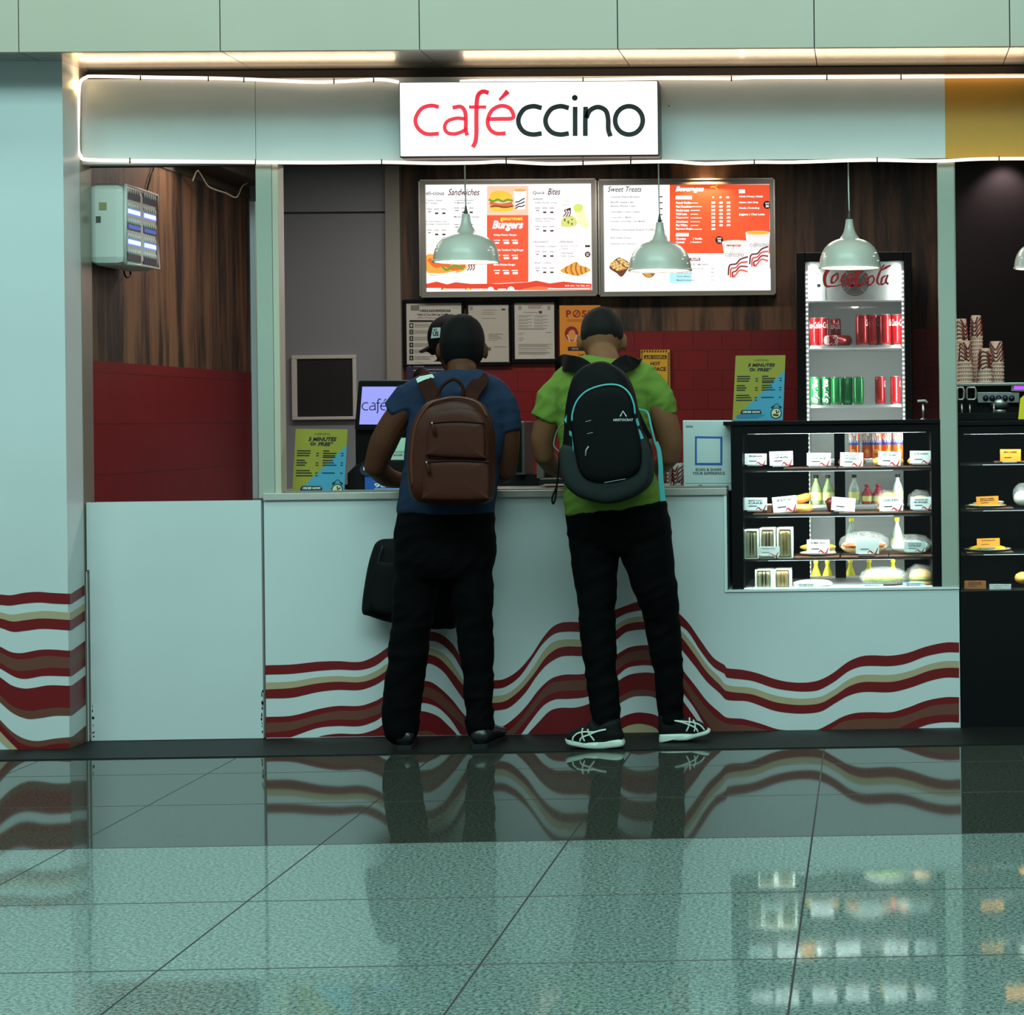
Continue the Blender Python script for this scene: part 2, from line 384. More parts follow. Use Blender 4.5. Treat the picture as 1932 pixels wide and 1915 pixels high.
# cladding above the shop: panels with open seams, and the aluminium soffit below it
YS = -.42; zS = P(900, 93, YS)[1]
g = G(); xs = [-5.2]+[P(x, 50, YS)[0] for x in (35, 415, 791, 1165, 1536, 1905)]+[3.5]
for i in range(len(xs)-1):
    g.box(xs[i]+.0022, xs[i+1]-.0022, YS, YS+.03, zS, zS+2.6, CLAD)
g.box(-5.2, 3.5, YS+.02, YS+.05, zS+.004, zS+2.6, BLACK)
struct('wall_upper', g)
g = G()
for i in range(len(xs)-1):
    g.box(xs[i]+.002, xs[i+1]-.002, YS+.03, .02, zS, zS+.02, UNDER)
g.box(-5.2, 3.5, YS+.03, .4, zS+.018, zS+.05, BLACK)
struct('ceiling', g)
zF1 = P(900, 145, 0)[1]; zF0 = P(900, 305, 0)[1]
xL = P(148, 700, 0)[0]; xY = P(1783, 220, 0)[0]; XR = 3.4
g = G(); g.box(xL, P(482, 220, 0)[0]-.001, 0, .06, zF0, zF1, WHITE); g.box(P(482, 220, 0)[0]+.001, xY, 0, .06, zF0, zF1, WHITE)
g.box(xY, XR, 0, .06, zF0, zF1, mat('yellow_board', (196, 138, 40), .45)); 
g.box(xL, XR, .06, .1, zF1-.02, zS, mat('dark_gap', (24, 17, 14), .7)); g.box(xL, XR, .06, .12, zF0, zF1, BLK2)
for q in ((1262, 200), (1243, 232), (1243, 263)): g.ell(W3(q[0], q[1], 0), (.003, .003, .003), BLACK, 8, 5)
struct('wall_fascia', g)
# left pillar with printed waves
YP = -.2
xP = P(131, 1390, YP)[0]; zPt = P(60, 118, YP)[1]
g = G(); g.box(-5.2, xP, YP, .08, 0, zS+.01, PANEL)
f4 = crop(0, 1080, 5.47)
PE = [[(-400,240),(0,228),(110,235),(250,210),(390,200),(520,210),(715,220)], [(-400,340),(0,335),(100,342),(220,325),(400,310),(560,322),(715,328)],
 [(-400,380),(0,410),(110,435),(250,418),(450,398),(715,415)], [(-400,440),(0,475),(130,507),(260,492),(430,475),(715,490)], [(-400,500),(0,570),(130,612),(260,602),(430,582),(715,597)],
 [(-400,600),(0,765),(110,820),(220,832),(400,800),(520,795),(715,808)], [(-400,660),(0,825),(150,890),(260,895),(480,862),(715,878)], [(-400,720),(0,930),(130,1005),(270,1015),(500,985),(715,990)],
 [(-400,780),(0,990),(160,1080),(260,1098),(450,1068),(715,1072)], [(-400,820),(0,1080),(120,1165),(250,1198),(350,1190),(500,1165),(715,1170)], [(-400,900),(0,1265),(130,1380),(300,1430),(450,1410),(600,1395),(715,1398)],
 [(-400,980),(0,1340),(130,1450),(280,1510),(400,1505),(560,1480),(715,1478)], [(-400,1100),(0,1520),(120,1640),(250,1715),(380,1740),(560,1715),(715,1700)],
 [(-400,1120),(0,1560),(100,1670),(200,1755),(300,1790),(400,1800),(560,1770),(715,1762)], [(-400,1180),(0,1640),(100,1745),(180,1825),(240,1880),(715,2100)], [(-400,1260),(0,1740),(90,1825),(150,1900),(715,2300)]]
def bands(g, edges, spec, f, x0, x1, n, Y, ybot):
    for a, b, m in spec:
        prev = None
        for i in range(n+1):
            x = x0+(x1-x0)*i/n
            ya = min(interp(edges[a], x), ybot(x)); yb = min(interp(edges[b], x), ybot(x)) if b is not None else ybot(x)
            A = P(*f(x, ya), Y); B = P(*f(x, yb), Y)
            if prev and (prev[0][1]-prev[1][1] > 1e-4 or A[1]-B[1] > 1e-4):
                g.add([(prev[0][0], Y, prev[0][1]), (prev[1][0], Y, prev[1][1]), (B[0], Y, B[1]), (A[0], Y, A[1])], [(0, 1, 2, 3)], m)
            prev = (A, B)
psp = [(0, 1, RED), (2, 3, TAN), (3, 4, RED), (5, 6, RED), (6, 7, BROWN), (7, 8, RED), (9, 10, RED), (10, 11, BROWN), (12, 13, BROWN), (13, 14, RED), (14, 15, TAN)]
bands(g, [[(-6500, q[0][1])]+q for q in PE], psp, f4, -6500, 722, 200, YP-.0012, lambda x: 1828)
for a, b, m in psp[:8]+[(12, None, BROWN)]:
    n = 8; prev = None
    for i in range(n+1):
        t = i/n; off = 12*math.sin(min(1, t*3)*math.pi)*.5-62*max(0, t-.2)/.8*(.6+.4*t)
        ya = PE[a][-1][1]+off; yb = (PE[b][-1][1]+off if b is not None else 1835)
        A = max(.002, P(*f4(715, ya), YP)[1]); B = min(A, max(.002, P(*f4(715, yb), YP)[1])); Yq = YP+.19*t
        if prev: g.add([(xP+.0012, prev[2], prev[0]), (xP+.0012, prev[2], prev[1]), (xP+.0012, Yq, B), (xP+.0012, Yq, A)], [(0, 1, 2, 3)], m)
        prev = (A, B, Yq)
struct('wall_pillar', g)
g = G(); a = RC(152, 1078, 166, 1398, 0); g.box(xP, a[1], .0, .1, 0, a[3], PANEL); g.box(a[1], a[1]+.022, .04, .1, 0, a[3], BLACK); struct('trim_2', g, .002)
# brushed metal jamb beside the pillar
g = G(); g.box(xP+.002, xL, -.02, .10, 0, zS, mat('jamb_metal', (168, 160, 148), .3, .6)); struct('trim_3', g)
# left shop wall: walnut over red
YB = 2.45; zr = P(150, 680, .1)[1]; zc = 2.70
g = G(); g.box(xL-.1, xL, .1, YB, zr, 2.51, WOOD); struct('wall_left_upper', g)
g = G(); g.box(xL-.1, xL+.004, .1, YB, 0, zr, REDL); struct('wall_left_lower', g)
g = G(); g.box(xL-.1, xL+.006, .1, YB, 2.51, zc, mat('olive_plaster', (70, 66, 48), .8, bump=.3, bscale=20)); struct('trim_4', g)
xG1 = P(760, 500, YB)[0]; xM = P(1790, 500, 0)[0]
zrb = P(1300, 624, YB)[1]; xD = P(1797, 500, YB-.3)[0]
g = G(); g.box(xG1, xD, YB, YB+.1, zrb, zc, WOOD); struct('wall_back_upper', g)
g = G(); g.box(xG1, xD, YB-.004, YB+.1, 0, zrb, REDT); struct('wall_back_lower', g)
g = G(); g.box(xL-.1, xG1, YB+.02, YB+.12, 0, zc, mat('grey_wall', (128, 128, 134), .6, bump=.08, bscale=150)); struct('wall_back_grey', g)
g = G(); g.box(xD, XR+1, YB-.3, YB+.1, 0, zc, mat('dark_wall', (26, 21, 22), .6, spec=.3)); struct('wall_right', g)
g = G(); g.box(xL-.1, XR+1, .1, YB+.1, zc, zc+.05, mat('shop_ceiling_paint', (120, 116, 108), .8)); struct('ceiling_shop', g)
g = G(); g.box(XR, XR+.1, 0, YB, 0, 3, BLK2); struct('wall_side_right', g)
# grey door at the back
a = RC(530, 402, 733, 1000, YB)
dr = T('door_1', None, None, None, loc=(a[0]/2+a[1]/2, YB, 0)); dr['kind'] = 'structure'
g = G(); g.box(P(500, 600, YB)[0], P(733, 600, YB)[0], YB-.02, YB+.03, 0, a[3]-.008, mat('grey_door', (132, 134, 140), .45, bump=.04, bscale=200)); g.obj('door_leaf', dr)
g = G(); g.box(P(500, 600, YB)[0], P(733, 600, YB)[0], YB-.015, YB+.03, a[3]+.006, zc, 'grey_door'); g.obj('transom_panel', dr)
g = G(); g.box(P(733, 600, YB)[0], xG1-.001, YB-.06, YB+.04, 0, zc, mat('door_jamb', (146, 143, 134), .5)); g.obj('door_jamb', dr, .003)
# posts of the shopfront
def post(n, xa, xb, y0, y1, side, xs0=None):
    g = G(); g.pb(xa, y0, xb, y1, 0, .09, MINT)
    if side:
        b = RC(xa, y0, xb, y1, 0); g.box(b[1]+.0005, b[1]+side, .004, .09, b[2], b[3], mat('post_edge', (186, 176, 160), .35))
    struct(n, g, .002)
post('trim_5', 485, 515, 306, 940, .026)
post('trim_6', 1773, 1804, 302, 1113, .004)
g = G(); g.pb(474, 380, 484, 940, .3, .34, mat('inner_post', (150, 150, 152), .4)); struct('trim_7', g)
# ================================================================ COUNTER
xC0 = P(500, 1160, 0)[0]; xC1 = P(1372, 1020, 0)[0]; xC2 = P(1811, 1250, 0)[0]
zC1 = P(1100, 937, 0)[1]; zC2 = P(1590, 1114, 0)[1]
ct = T('service_counter', 'pale blue white service counter with red and brown wave stripes along its base', 'counter', None, loc=((xC0+xC2)/2, .3, 0))
g = G(); g.prism([(xC0, 0), (xC2, 0), (xC2, zC2), (xC1, zC2), (xC1, zC1), (xC0, zC1)], 0, .03, PANEL)
g.box(xC2-.03, xC2, .03, .7, 0, zC2, PANEL); g.box(xC1-.03, xC1, .03, .7, 0, zC1, PANEL)
fa = crop(490, 1130, 4.11)
def cvt(l1, l2, l3):
    return [(490+x/4.11, 1130+y/4.11) for x, y in l1]+[(920+x/4.11, 1130+y/4.11) for x, y in l2]+[(1370+x/4.11, 1130+y/4.11) for x, y in l3]
CE = [
 cvt([(0,517),(50,515),(250,508),(450,487),(600,482),(780,487),(900,440),(1000,370),(1150,285),(1330,255),(1400,272),(1450,305),(1500,355),(1550,435),(1650,570),(1720,620)], [(55,630),(130,620),(230,560),(330,450),(430,300),(500,220),(570,185),(640,178),(725,178),(860,140),(988,85),(1080,50),(1165,22),(1300,10),(1400,45),(1470,100),(1560,190),(1650,320),(1750,455),(1850,522)], [(0,535),(130,550),(240,575),(380,622),(500,645),(620,648),(720,630),(820,580),(950,485),(1050,445),(1130,437),(1270,440),(1400,420),(1550,370),(1700,338),(1820,338)]),
 cvt([(0,589),(50,587),(250,580),(450,558),(600,548),(780,550),(900,515),(1000,440),(1150,355),(1310,325),(1400,345),(1500,435),(1575,560),(1650,640),(1720,685)], [(60,695),(140,680),(250,600),(350,460),(430,345),(520,270),(620,253),(730,253),(860,215),(988,155),(1080,110),(1195,88),(1300,85),(1400,120),(1490,200),(1560,260),(1650,400),(1750,525),(1850,590)], [(0,608),(200,635),(370,690),(500,712),(620,718),(720,705),(840,640),(950,560),(1060,522),(1280,520),(1400,500),(1550,445),(1700,415),(1820,415)]),
 cvt([(0,650),(50,648),(250,640),(450,607),(600,598),(780,602),(900,560),(1000,492),(1150,405),(1300,380),(1400,410),(1480,480),(1575,625),(1650,700),(1720,745)], [(65,752),(150,735),(250,660),(350,535),(430,410),(500,340),(590,315),(730,312),(860,270),(988,205),(1080,155),(1215,133),(1330,140),(1420,180),(1505,250),(1600,365),(1700,510),(1800,610)], [(0,665),(200,690),(370,745),(500,768),(620,773),(740,755),(850,695),(950,625),(1050,590),(1280,588),(1420,560),(1580,505),(1700,482),(1820,482)]),
 cvt([(0,704),(50,702),(250,690),(450,655),(600,642),(780,645),(900,610),(1000,545),(1150,455),(1295,430),(1380,455),(1450,515),(1575,665),(1650,750),(1720,795)], [(65,805),(150,785),(260,700),(360,580),(450,455),(530,390),(620,368),(735,368),(860,320),(988,250),(1080,195),(1235,175),(1330,185),(1420,225),(1505,300),(1600,425),(1700,565),(1800,665)], [(0,712),(200,740),(370,797),(500,818),(620,822),(740,805),(850,745),(950,680),(1060,645),(1280,643),(1420,612),(1580,555),(1700,535),(1820,535)]),
 cvt([(0,774),(50,772),(250,765),(450,722),(600,705),(780,705),(900,665),(980,615),(1140,530),(1280,500),(1350,512),(1430,570),(1510,680),(1590,790),(1660,845),(1730,868)], [(65,865),(170,840),(290,730),(380,600),(460,510),(560,450),(640,440),(740,440),(870,390),(998,315),(1080,255),(1255,235),(1340,250),(1430,310),(1515,405),(1600,510),(1700,640),(1800,730)], [(0,780),(170,795),(370,865),(500,885),(620,888),(740,870),(850,805),(950,750),(1060,722),(1280,722),(1420,690),(1580,635),(1700,610),(1820,612)]),
 cvt([(0,917),(50,915),(250,905),(450,855),(600,830),(780,828),(900,790),(960,755),(1110,670),(1265,635),(1340,650),(1420,710),(1500,790),(1570,880),(1660,970)], [(10,1000),(100,995),(200,930),(300,830),(400,700),(490,620),(590,588),(755,578),(880,510),(1003,430),(1100,375),(1255,358),(1350,375),(1430,440),(1520,560),(1600,660),(1700,790),(1800,880)], [(0,918),(130,930),(260,965),(400,1010),(500,1018),(700,1015),(800,970),(900,915),(1000,885),(1120,878),(1280,878),(1400,845),(1550,790),(1700,762),(1820,762)]),
 cvt([(0,966),(50,962),(250,950),(450,900),(600,870),(780,865),(900,830),(960,792),(1110,710),(1250,680),(1340,695),(1420,750),(1590,930),(1680,1050)], [(60,1060),(140,1035),(250,940),(380,770),(480,660),(600,635),(770,620),(880,550),(1003,470),(1100,415),(1255,398),(1350,420),(1430,500),(1525,620),(1620,750),(1740,890)], [(0,965),(150,980),(300,1015),(450,1060),(700,1060),(800,1015),(900,955),(1000,935),(1120,928),(1280,928),(1420,895),(1600,830),(1820,808)]),
 cvt([(0,1045),(50,1040),(250,1015),(450,955),(600,935),(780,935),(900,900),(960,870),(1110,790),(1250,755),(1330,775),(1420,840),(1540,950),(1600,1010),(1700,1110)], [(60,1120),(200,1050),(330,900),(430,775),(540,720),(770,700),(880,630),(1003,550),(1100,490),(1258,470),(1350,490),(1430,560),(1520,680),(1600,810),(1700,960),(1800,1080)], [(0,1100),(150,1110),(700,1110),(1200,1080),(1350,1000),(1500,930),(1650,900),(1820,898)]),
 cvt([(0,1130),(150,1100),(250,1068),(450,1000),(600,985),(780,985),(900,945),(960,905),(1110,840),(1245,808),(1320,815),(1400,855),(1480,935),(1560,1055),(1650,1180)], [(60,1250),(180,1160),(260,1050),(340,940),(430,830),(520,780),(620,775),(780,755),(880,690),(1000,600),(1080,535),(1180,515),(1260,515),(1350,540),(1430,620),(1525,740),(1600,840),(1660,940),(1750,1090)], [(0,1200),(700,1200),(1200,1150),(1380,1060),(1480,1005),(1580,970),(1700,955),(1820,958)]),
 cvt([(0,1200),(250,1150),(450,1070),(600,1045),(780,1045),(900,1010),(970,965),(1110,900),(1230,870),(1310,880),(1390,915),(1450,970),(1530,1055),(1620,1200)], [(60,1300),(200,1200),(310,1050),(400,950),(480,870),(560,845),(680,842),(790,810),(880,745),(1000,645),(1080,595),(1160,575),(1265,572),(1350,595),(1430,670),(1515,790),(1580,880),(1625,945),(1720,1100)], [(0,1300),(1820,1300)]),
 cvt([(0,1300),(1110,1080),(1230,1030),(1330,1030),(1450,1120),(1620,1300)], [(60,1400),(500,1400),(700,1200),(900,860),(1015,765),(1130,710),(1210,705),(1290,720),(1400,800),(1500,920),(1600,1100),(1750,1300)], [(0,1400),(1820,1400)]),
 cvt([(0,1300),(1110,1300),(1620,1300)], [(60,1400),(500,1400),(700,1250),(920,900),(1028,808),(1120,760),(1200,752),(1295,765),(1400,850),(1500,1000),(1600,1200),(1750,1400)], [(0,1400),(1820,1400)]),
 cvt([(0,1400),(1620,1400)], [(60,1400),(700,1400),(900,1050),(1030,925),(1130,885),(1210,882),(1320,910),(1420,1010),(1600,1400)], [(0,1400),(1820,1400)]),
 cvt([(0,1400),(1620,1400)], [(60,1400),(700,1400),(960,1100),(1040,1010),(1120,975),(1210,972),(1320,1015),(1420,1150),(1600,1400)], [(0,1400),(1820,1400)])]
yb = lambda x: 1391.5-.0133*(x-500)
csp = [(0, 1, RED), (2, 3, TAN), (3, 4, RED), (5, 6, RED), (6, 7, BROWN), (7, 8, RED), (9, 10, RED), (10, 11, BROWN), (12, 13, RED), (13, None, TAN)]
bands(g, CE, csp, lambda x, y: (x, y), 501, 1809.5, 420, -.0012, yb)
g.obj('front_panel', ct)
g = G(); g.box(xC0, xC1, -.012, .62, zC1, zC1+.03, mat('worktop', (176, 168, 162), .35, var=.05, bscale=40)); g.box(xC0, xC1, .03, .75, zC1+.03, zC1+.036, mat('counter_mat', (112, 108, 102), .5)); g.obj('worktop', ct, .003)
g = G(); g.box(xC1, xC2, -.006, .72, zC2, zC2+.008, mat('rim', (214, 220, 220), .4)); g.box(xC1-.012, xC1, -.006, .05, zC2, zC1, 'rim'); g.obj('display_ledge', ct)
# hatch door of the counter
hd = T('hatch_door', 'plain white waist-high counter hatch door left of the striped counter', 'door', None, loc=(P(330, 1100, 0)[0], 0, 0))
a = RC(170, 946, 496, 1393, -.01)
g = G(); g.box(a[0], a[1]-.003, -.01, .03, .006, a[3], PANEL); g.box(P(164, 948, 0)[0], a[0]+.02, -.008, .026, a[3]-.28, a[3], PANEL); g.obj('door_panel', hd)
for x, y, r in ((178, 1330, .004), (176, 1352, .006), (495, 1355, .006), (494, 1330, .004), (497, 1300, .003)):
    pass
g = G()
for i in range(16):
    x = 495+random.uniform(-1.6, 1); y = 1300+random.uniform(0, 85); g.ell(W3(x, y, -.0105), (random.uniform(.001, .004), .0015, random.uniform(.003, .011)), BLACK, 8, 5)
for i in range(9):
    x = 176+random.uniform(-2, 2); y = 1325+random.uniform(0, 65); g.ell(W3(x, y, -.0105), (random.uniform(.001, .004), .0015, random.uniform(.002, .007)), BLACK, 8, 5)
g.obj('chipped_edge', hd, label='dark chips along the worn edges')
# black base on the far right
g = G(); g.box(xC2+.004, XR, 0, .6, 0, P(1870, 1114, 0)[1], mat('black_laminate', (9, 9, 10), .4, spec=.2)); 
g.obj('counter_base', label='plain black counter base at the right edge of the photo', cat='counter', bevel=.002)
# ================================================================ SIGN + ROPE LIGHT
sg = T('lightbox_sign', 'white illuminated sign board with red and black lettering on the fascia', 'sign', (998, 296, -.1))
a = RC(753, 153, 1243, 296, -.12)
g = G(); g.box(a[0], a[1], -.12, -.001, a[2], a[3], mat('sign_case', (60, 60, 62), .4)); g.obj('sign_case', sg, .006)
g = G(); g.box(a[0]+.005, a[1]-.005, -.126, -.119, a[2]+.006, a[3]-.004, e(255, 255, 255, 1.25)); g.obj('light_panel', sg, .003)
f2 = crop(700, 120, 3.22); lr = f2(262, 160)+f2(1662, 510)
g = G(); logo(g, lr, -.1275, e(232, 40, 62, .95), INK, 1.12, 6); 
g.obj('lettering', sg, label='red and black rounded logo lettering')
rp = T('rope_light', 'glowing white LED rope light looped around the fascia board', 'rope light', None, loc=(xL+1.5, -.03, zF0))
pts = [(1960,143.5),(1700,145),(1420,146),(1380,148),(1250,147.5),(1150,150),(1100,151),(1000,151),(900,152),(868,154)]
Rl = e(255, 228, 205, 1.9)
g = G(); g.tube([W3(x, y, -.03) for x, y in pts], .0068, Rl, 8); g.obj('light_tube', rp)
pts = [(752,155),(730,151),(705,150),(660,153),(600,155),(540,153),(480,150),(400,147.5),(300,146),(180,144),(163,146),(152,154),(149,175),(148,220),(147,260),(148,284),(153,295),(163,301),(240,303),(380,305),(480,306),(600,307),(720,306),(820,308),(900,307),(952,305),(1030,309),(1100,308),(1180,306),(1270,305),(1330,309),(1420,306),(1500,306),(1640,302),(1760,304),(1850,300),(1960,299)]
g = G(); g.tube(smoothpath([W3(x, y, -.028) for x, y in pts], 4), .0068, Rl, 8); g.obj('light_tube', rp)
g = G()
for x, y in ((265,146),(393,148),(460,150),(630,153),(705,150),(245,303),(482,306),(720,306),(955,305),(1100,308),(1190,306),(1423,306),(1655,302),(1100,151),(1380,148),(1700,145),(1885,300),(1560,146)):
    g.tube([W3(x, y-5, -.034), W3(x, y, -.04), W3(x, y+5, -.034)], .003, c(60, 60, 60))
g.obj('mounting_clip', rp, kind='stuff')
# wall wash from the rope, where the tube runs
for x0, x1, y in ((160, 740, 141), (880, 1400, 141), (1400, 1932, 139)):
    p0 = W3((x0+x1)/2, y, -.06); area('rope_glow', (p0.x, -.07, p0.z-.004), (math.pi, 0, 0), (x1-x0)/450, .03, 2.0, (1, .72, .46))
area('rope_glow', (xL+.01, -.05, (zF0+zF1)/2), (0, math.radians(90), 0), .3, .02, .9, (1, .66, .34))
area('rope_glow', (xL+.03, -.05, zF1-.03), (0, math.radians(90), 0), .03, .02, .5, (1, .66, .2))
# ================================================================ MENU BOARDS
YM = YB-.09
Wt = e(255, 255, 255, 1.15); Or = e(238, 84, 46, 1.0); Tk = mat('print_grey', (70, 62, 66), .5); Mar = mat('print_maroon', (150, 40, 60), .5)
def cup(g, x, y, w_, h, Y, body, wave, lid=None, shade=None):
    g.ribbon([(x, y), (x, y+h)], [w_, w_*.72], Y, body, 1)
    for k, o_ in enumerate((.0, .25, .5)):
        g.ribbon([(x-w_*.36, y+h*(.62+o_*.9) if y+h*(.62+o_*.9) < y+h*.98 else y+h*.97), (x-w_*.1, y+h*(.6+o_*.5)), (x+w_*.12, y+h*(.5+o_*.7)), (x+w_*.36, y+h*(.42+o_*.7))], h*.06, Y-.001, wave[k % len(wave)], 4)
    if lid: g.add([((P(x+math.cos(t*.5236)*w_*.52, y+math.sin(t*.5236)*h*.08, Y-.0015)[0]), Y-.0015, P(x+math.cos(t*.5236)*w_*.52, y+math.sin(t*.5236)*h*.08, Y-.0015)[1]) for t in range(12)], [tuple(range(11, -1, -1))], lid)
def blob(g, pts, Y, m, sm=4):
    o = smoothpath([(a, b, 0) for a, b in pts], sm, True); vs = [(P(v.x, v.y, Y)[0], Y, P(v.x, v.y, Y)[1]) for v in o]
    n = len(vs); cx = sum(v.x for v in o)/n; cy = sum(v.y for v in o)/n; q = P(cx, cy, Y)
    g.add(vs+[(q[0], Y, q[1])], [(i, (i+1) % n, n) for i in range(n)], m)
def board(rect, inner, label):
    t = T('menu_board', label, 'menu board', ((rect[0]+rect[2])/2, rect[3], YM), 'lit menu boards above the red wall')
    a = RC(*rect, YM); b = RC(*inner, YM)
    g = G()
    for (x0, x1, z0, z1) in ((a[0], a[1], b[3], a[3]), (a[0], a[1], a[2], b[2]), (a[0], b[0], b[2], b[3]), (b[1], a[1], b[2], b[3])): g.box(x0, x1, YM, YB-.002, z0, z1, ALU)
    g.box(a[0], a[1], YM-.008, YM, a[3]-.008, a[3], STEEL); g.box(a[0], a[1], YM-.008, YM, a[2], a[2]+.008, STEEL); g.box(a[0], a[0]+.008, YM-.008, YM, a[2], a[3], STEEL); g.box(a[1]-.008, a[1], YM-.008, YM, a[2], a[3], STEEL)
    g.obj('frame', t)
    g = G(); g.box(b[0], b[1], YM+.02, YM+.04, b[2], b[3], Wt); g.obj('light_panel', t)
    return t
YT = YM+.018
f1 = crop(780, 320, 5.52)
def rc1(x0, y0, x1, y1): return f1(x0, y0)+f1(x1, y1)
mb = board((791, 338, 1127, 560), (803, 347, 1116, 549), 'left lit menu board with sandwich, burger and croissant pictures')
g = G()
g.pp(cl(f1, [(765,170),(1197,170),(1197,475),(765,475)]), YT, YT+.001, e(250, 205, 175, 1.0))
g.pp(cl(f1, [(765,475),(1197,475),(1197,1170),(765,1190)]), YT, YT+.001, Or)
g.pp(cl(f1, [(135,1190),(240,1165),(350,1195),(440,1172),(600,1190),(765,1188),(900,1190),(1197,1172),(1280,1155),(1420,1185),(1560,1165),(1700,1180),(1855,1188),(1855,1255),(135,1255)]), YT-.0006, YT+.0004, e(226, 66, 40, .95))
g.pp(cl(f1, [(1150,1240),(1300,1215),(1500,1235),(1855,1220),(1855,1257),(1100,1257)]), YT-.0012, YT, e(244, 120, 70, 1.0))
g.obj('orange_panel', mb)
g = G(); TX = [('eli-cious', (133,225,320,265), Tk, 0, 0), ('Sandwiches', (360,200,690,268), Mar, 0, .35), ('Quick', (1243,225,1370,262), Tk, 0, 0), ('Bites', (1398,195,1530,262), Mar, 0, .35),
 ('gourmet', (905,492,1138,540), e(250, 226, 60, 1), .02, 0), ('Burgers', (820,530,1145,640), Wt, .03, .3), ('WRAPS', (1243,298,1350,318), Mar, 0, 0), ('CROISSANT', (1243,742,1408,762), Mar, 0, 0), ('OPEN BUN', (1515,742,1660,762), Mar, 0, 0),
 ('Tandoori Paneer', (133,312,305,328), Tk, 0, 0), ('N Ciabatta', (133,340,250,356), Tk, 0, 0), ('Vegetable Angles', (425,312,625,328), Tk, 0, 0), ('N Marble Bread', (425,338,600,354), Tk, 0, 0),
 ('Grilled Peppers and', (133,533,345,550), Tk, 0, 0), ('Cottage Cheese Panini', (133,560,375,578), Tk, 0, 0), ('Mozarella N Cheese', (425,482,685,500), Tk, 0, 0), ('Crispy Paneer Burger', (835,670,1078,694), Wt, .02, 0),
 ('Classic Tandoori Veg Burger', (835,825,1150,852), Wt, .02, 0), ('BBQ Chicken Burger', (835,980,1062,1004), Wt, .02, 0), ('Stuffed Paneer Wrap', (1262,338,1492,355), Tk, 0, 0), ('Classic Herb Roast', (1262,502,1470,518), Tk, 0, 0), ('Chicken Wrap', (1262,528,1418,545), Tk, 0, 0),
 ('Chocolate Croissant', (1262,790,1486,808), Tk, 0, 0), ('Butter Croissant', (1262,962,1440,978), Tk, 0, 0), ('Spinach Corn N', (1533,788,1705,803), Tk, 0, 0), ('Cheese', (1533,815,1610,830), Tk, 0, 0), ('Chilli Paneer', (1533,862,1668,878), Tk, 0, 0), ('Chilli Chicken', (1533,892,1680,908), Tk, 0, 0)]
for s_, r_, m_, b_, h_ in TX: g.text(s_, rc1(*r_), YT-.002, m_, b_+.012, h_)
for x, y in ((140,410),(140,630),(425,400),(425,572),(1265,400),(1265,592),(1265,855),(1265,1025)):
    for k in range(3):
        g.ribbon(cl(f1, [(x+k*75, y), (x+k*75+52, y)]), 1.1, YT-.002, c(150, 140, 145), 1)
        g.ribbon(cl(f1, [(x+k*75+10, y+(28 if k == 0 else 45)), (x+k*75+44, y+(28 if k == 0 else 45))]), 1.4 if k == 0 else 3.2, YT-.002, c(110, 60, 75), 1)
for y in (735, 893, 1050):
    for k in range(3):
        g.ribbon(cl(f1, [(838+k*92, y), (902+k*92, y)]), 1.6, YT-.002, Wt, 1); g.ribbon(cl(f1, [(850+k*92, y+28), (892+k*92+(12 if k else 0), y+28)]), 2.6 if k == 0 else 4.2, YT-.002, Wt, 1)
g.ribbon(cl(f1, [(1788, 797), (1840, 797)]), 4, YT-.002, c(110, 40, 60), 1); blob(g, [(f1(1814+30*math.cos(a), 883+30*math.sin(a))) for a in [i*.7 for i in range(9)]], YT-.002, c(120, 25, 40))
g.text('NEW', rc1(1797, 870, 1832, 880), YT-.0025, Wt, .02); g.text('99', rc1(1800, 886, 1828, 900), YT-.0025, Wt, .02)
for x0, x1 in ((135, 290), (340, 455), (455, 540), (600, 765), (880, 965)): g.ribbon(cl(f1, [(x0, 1246), (x1, 1246)]), 4.5 if x0 == 135 else 2, YT-.003, Wt, 1)
for x, r in ((325, 22), (570, 22), (805, 35), (1015, 38)): g.pp([f1(x+r*math.cos(a*math.pi/10), 1255-r*abs(math.sin(a*math.pi/10))) for a in range(11)], YT-.003, YT-.002, Wt if r > 30 else e(250, 215, 90, 1))
for k in range(5): g.text(('Rs 20', 'Add On', 'Veg', 'Egg', 'Jain')[k], rc1(1580+k*54, 1202, 1622+k*54, 1216), YT-.003, Wt, .03)
g.ribbon(cl(f1, [(1400, 1241), (1840, 1241)]), 1.6, YT-.003, Wt, 1)
g.obj('printed_text', mb)
g = G()   # pictures printed on the panel
yl, br, gr, og = e(250, 205, 60, .95), e(150, 80, 30, .7), e(110, 170, 50, .8), e(235, 110, 40, .9)
blob(g, cl(f1, [(790,305),(800,250),(850,222),(930,220),(1000,245),(1030,295),(1020,325),(900,330),(800,325)]), YT-.002, yl)
g.ribbon(cl(f1, [(785,310),(830,330),(880,312),(930,332),(980,315),(1035,325)]), 4, YT-.0025, gr); g.ribbon(cl(f1, [(795,345),(850,362),(920,370),(1030,352)]), 6, YT-.0022, og)
g.ribbon(cl(f1, [(800,385),(870,380),(950,392),(1040,378)]), 3.4, YT-.0026, br); blob(g, cl(f1, [(800,392),(900,390),(1030,388),(1025,425),(920,438),(815,425)]), YT-.002, yl)
g.obj('burger_picture', mb); g = G()
cx, cy = f1(1110, 215); cup(g, cx, cy, 25, 36, YT-.002, Wt, (Tk,), e(240, 190, 110, .9))
g.obj('cup_picture', mb); g = G()
blob(g, cl(f1, [(140,890),(200,880),(245,885),(240,950),(330,985),(540,985),(545,1040),(420,1080),(200,1105),(150,1080),(132,1000)]), YT-.002, e(240, 170, 70, .95))
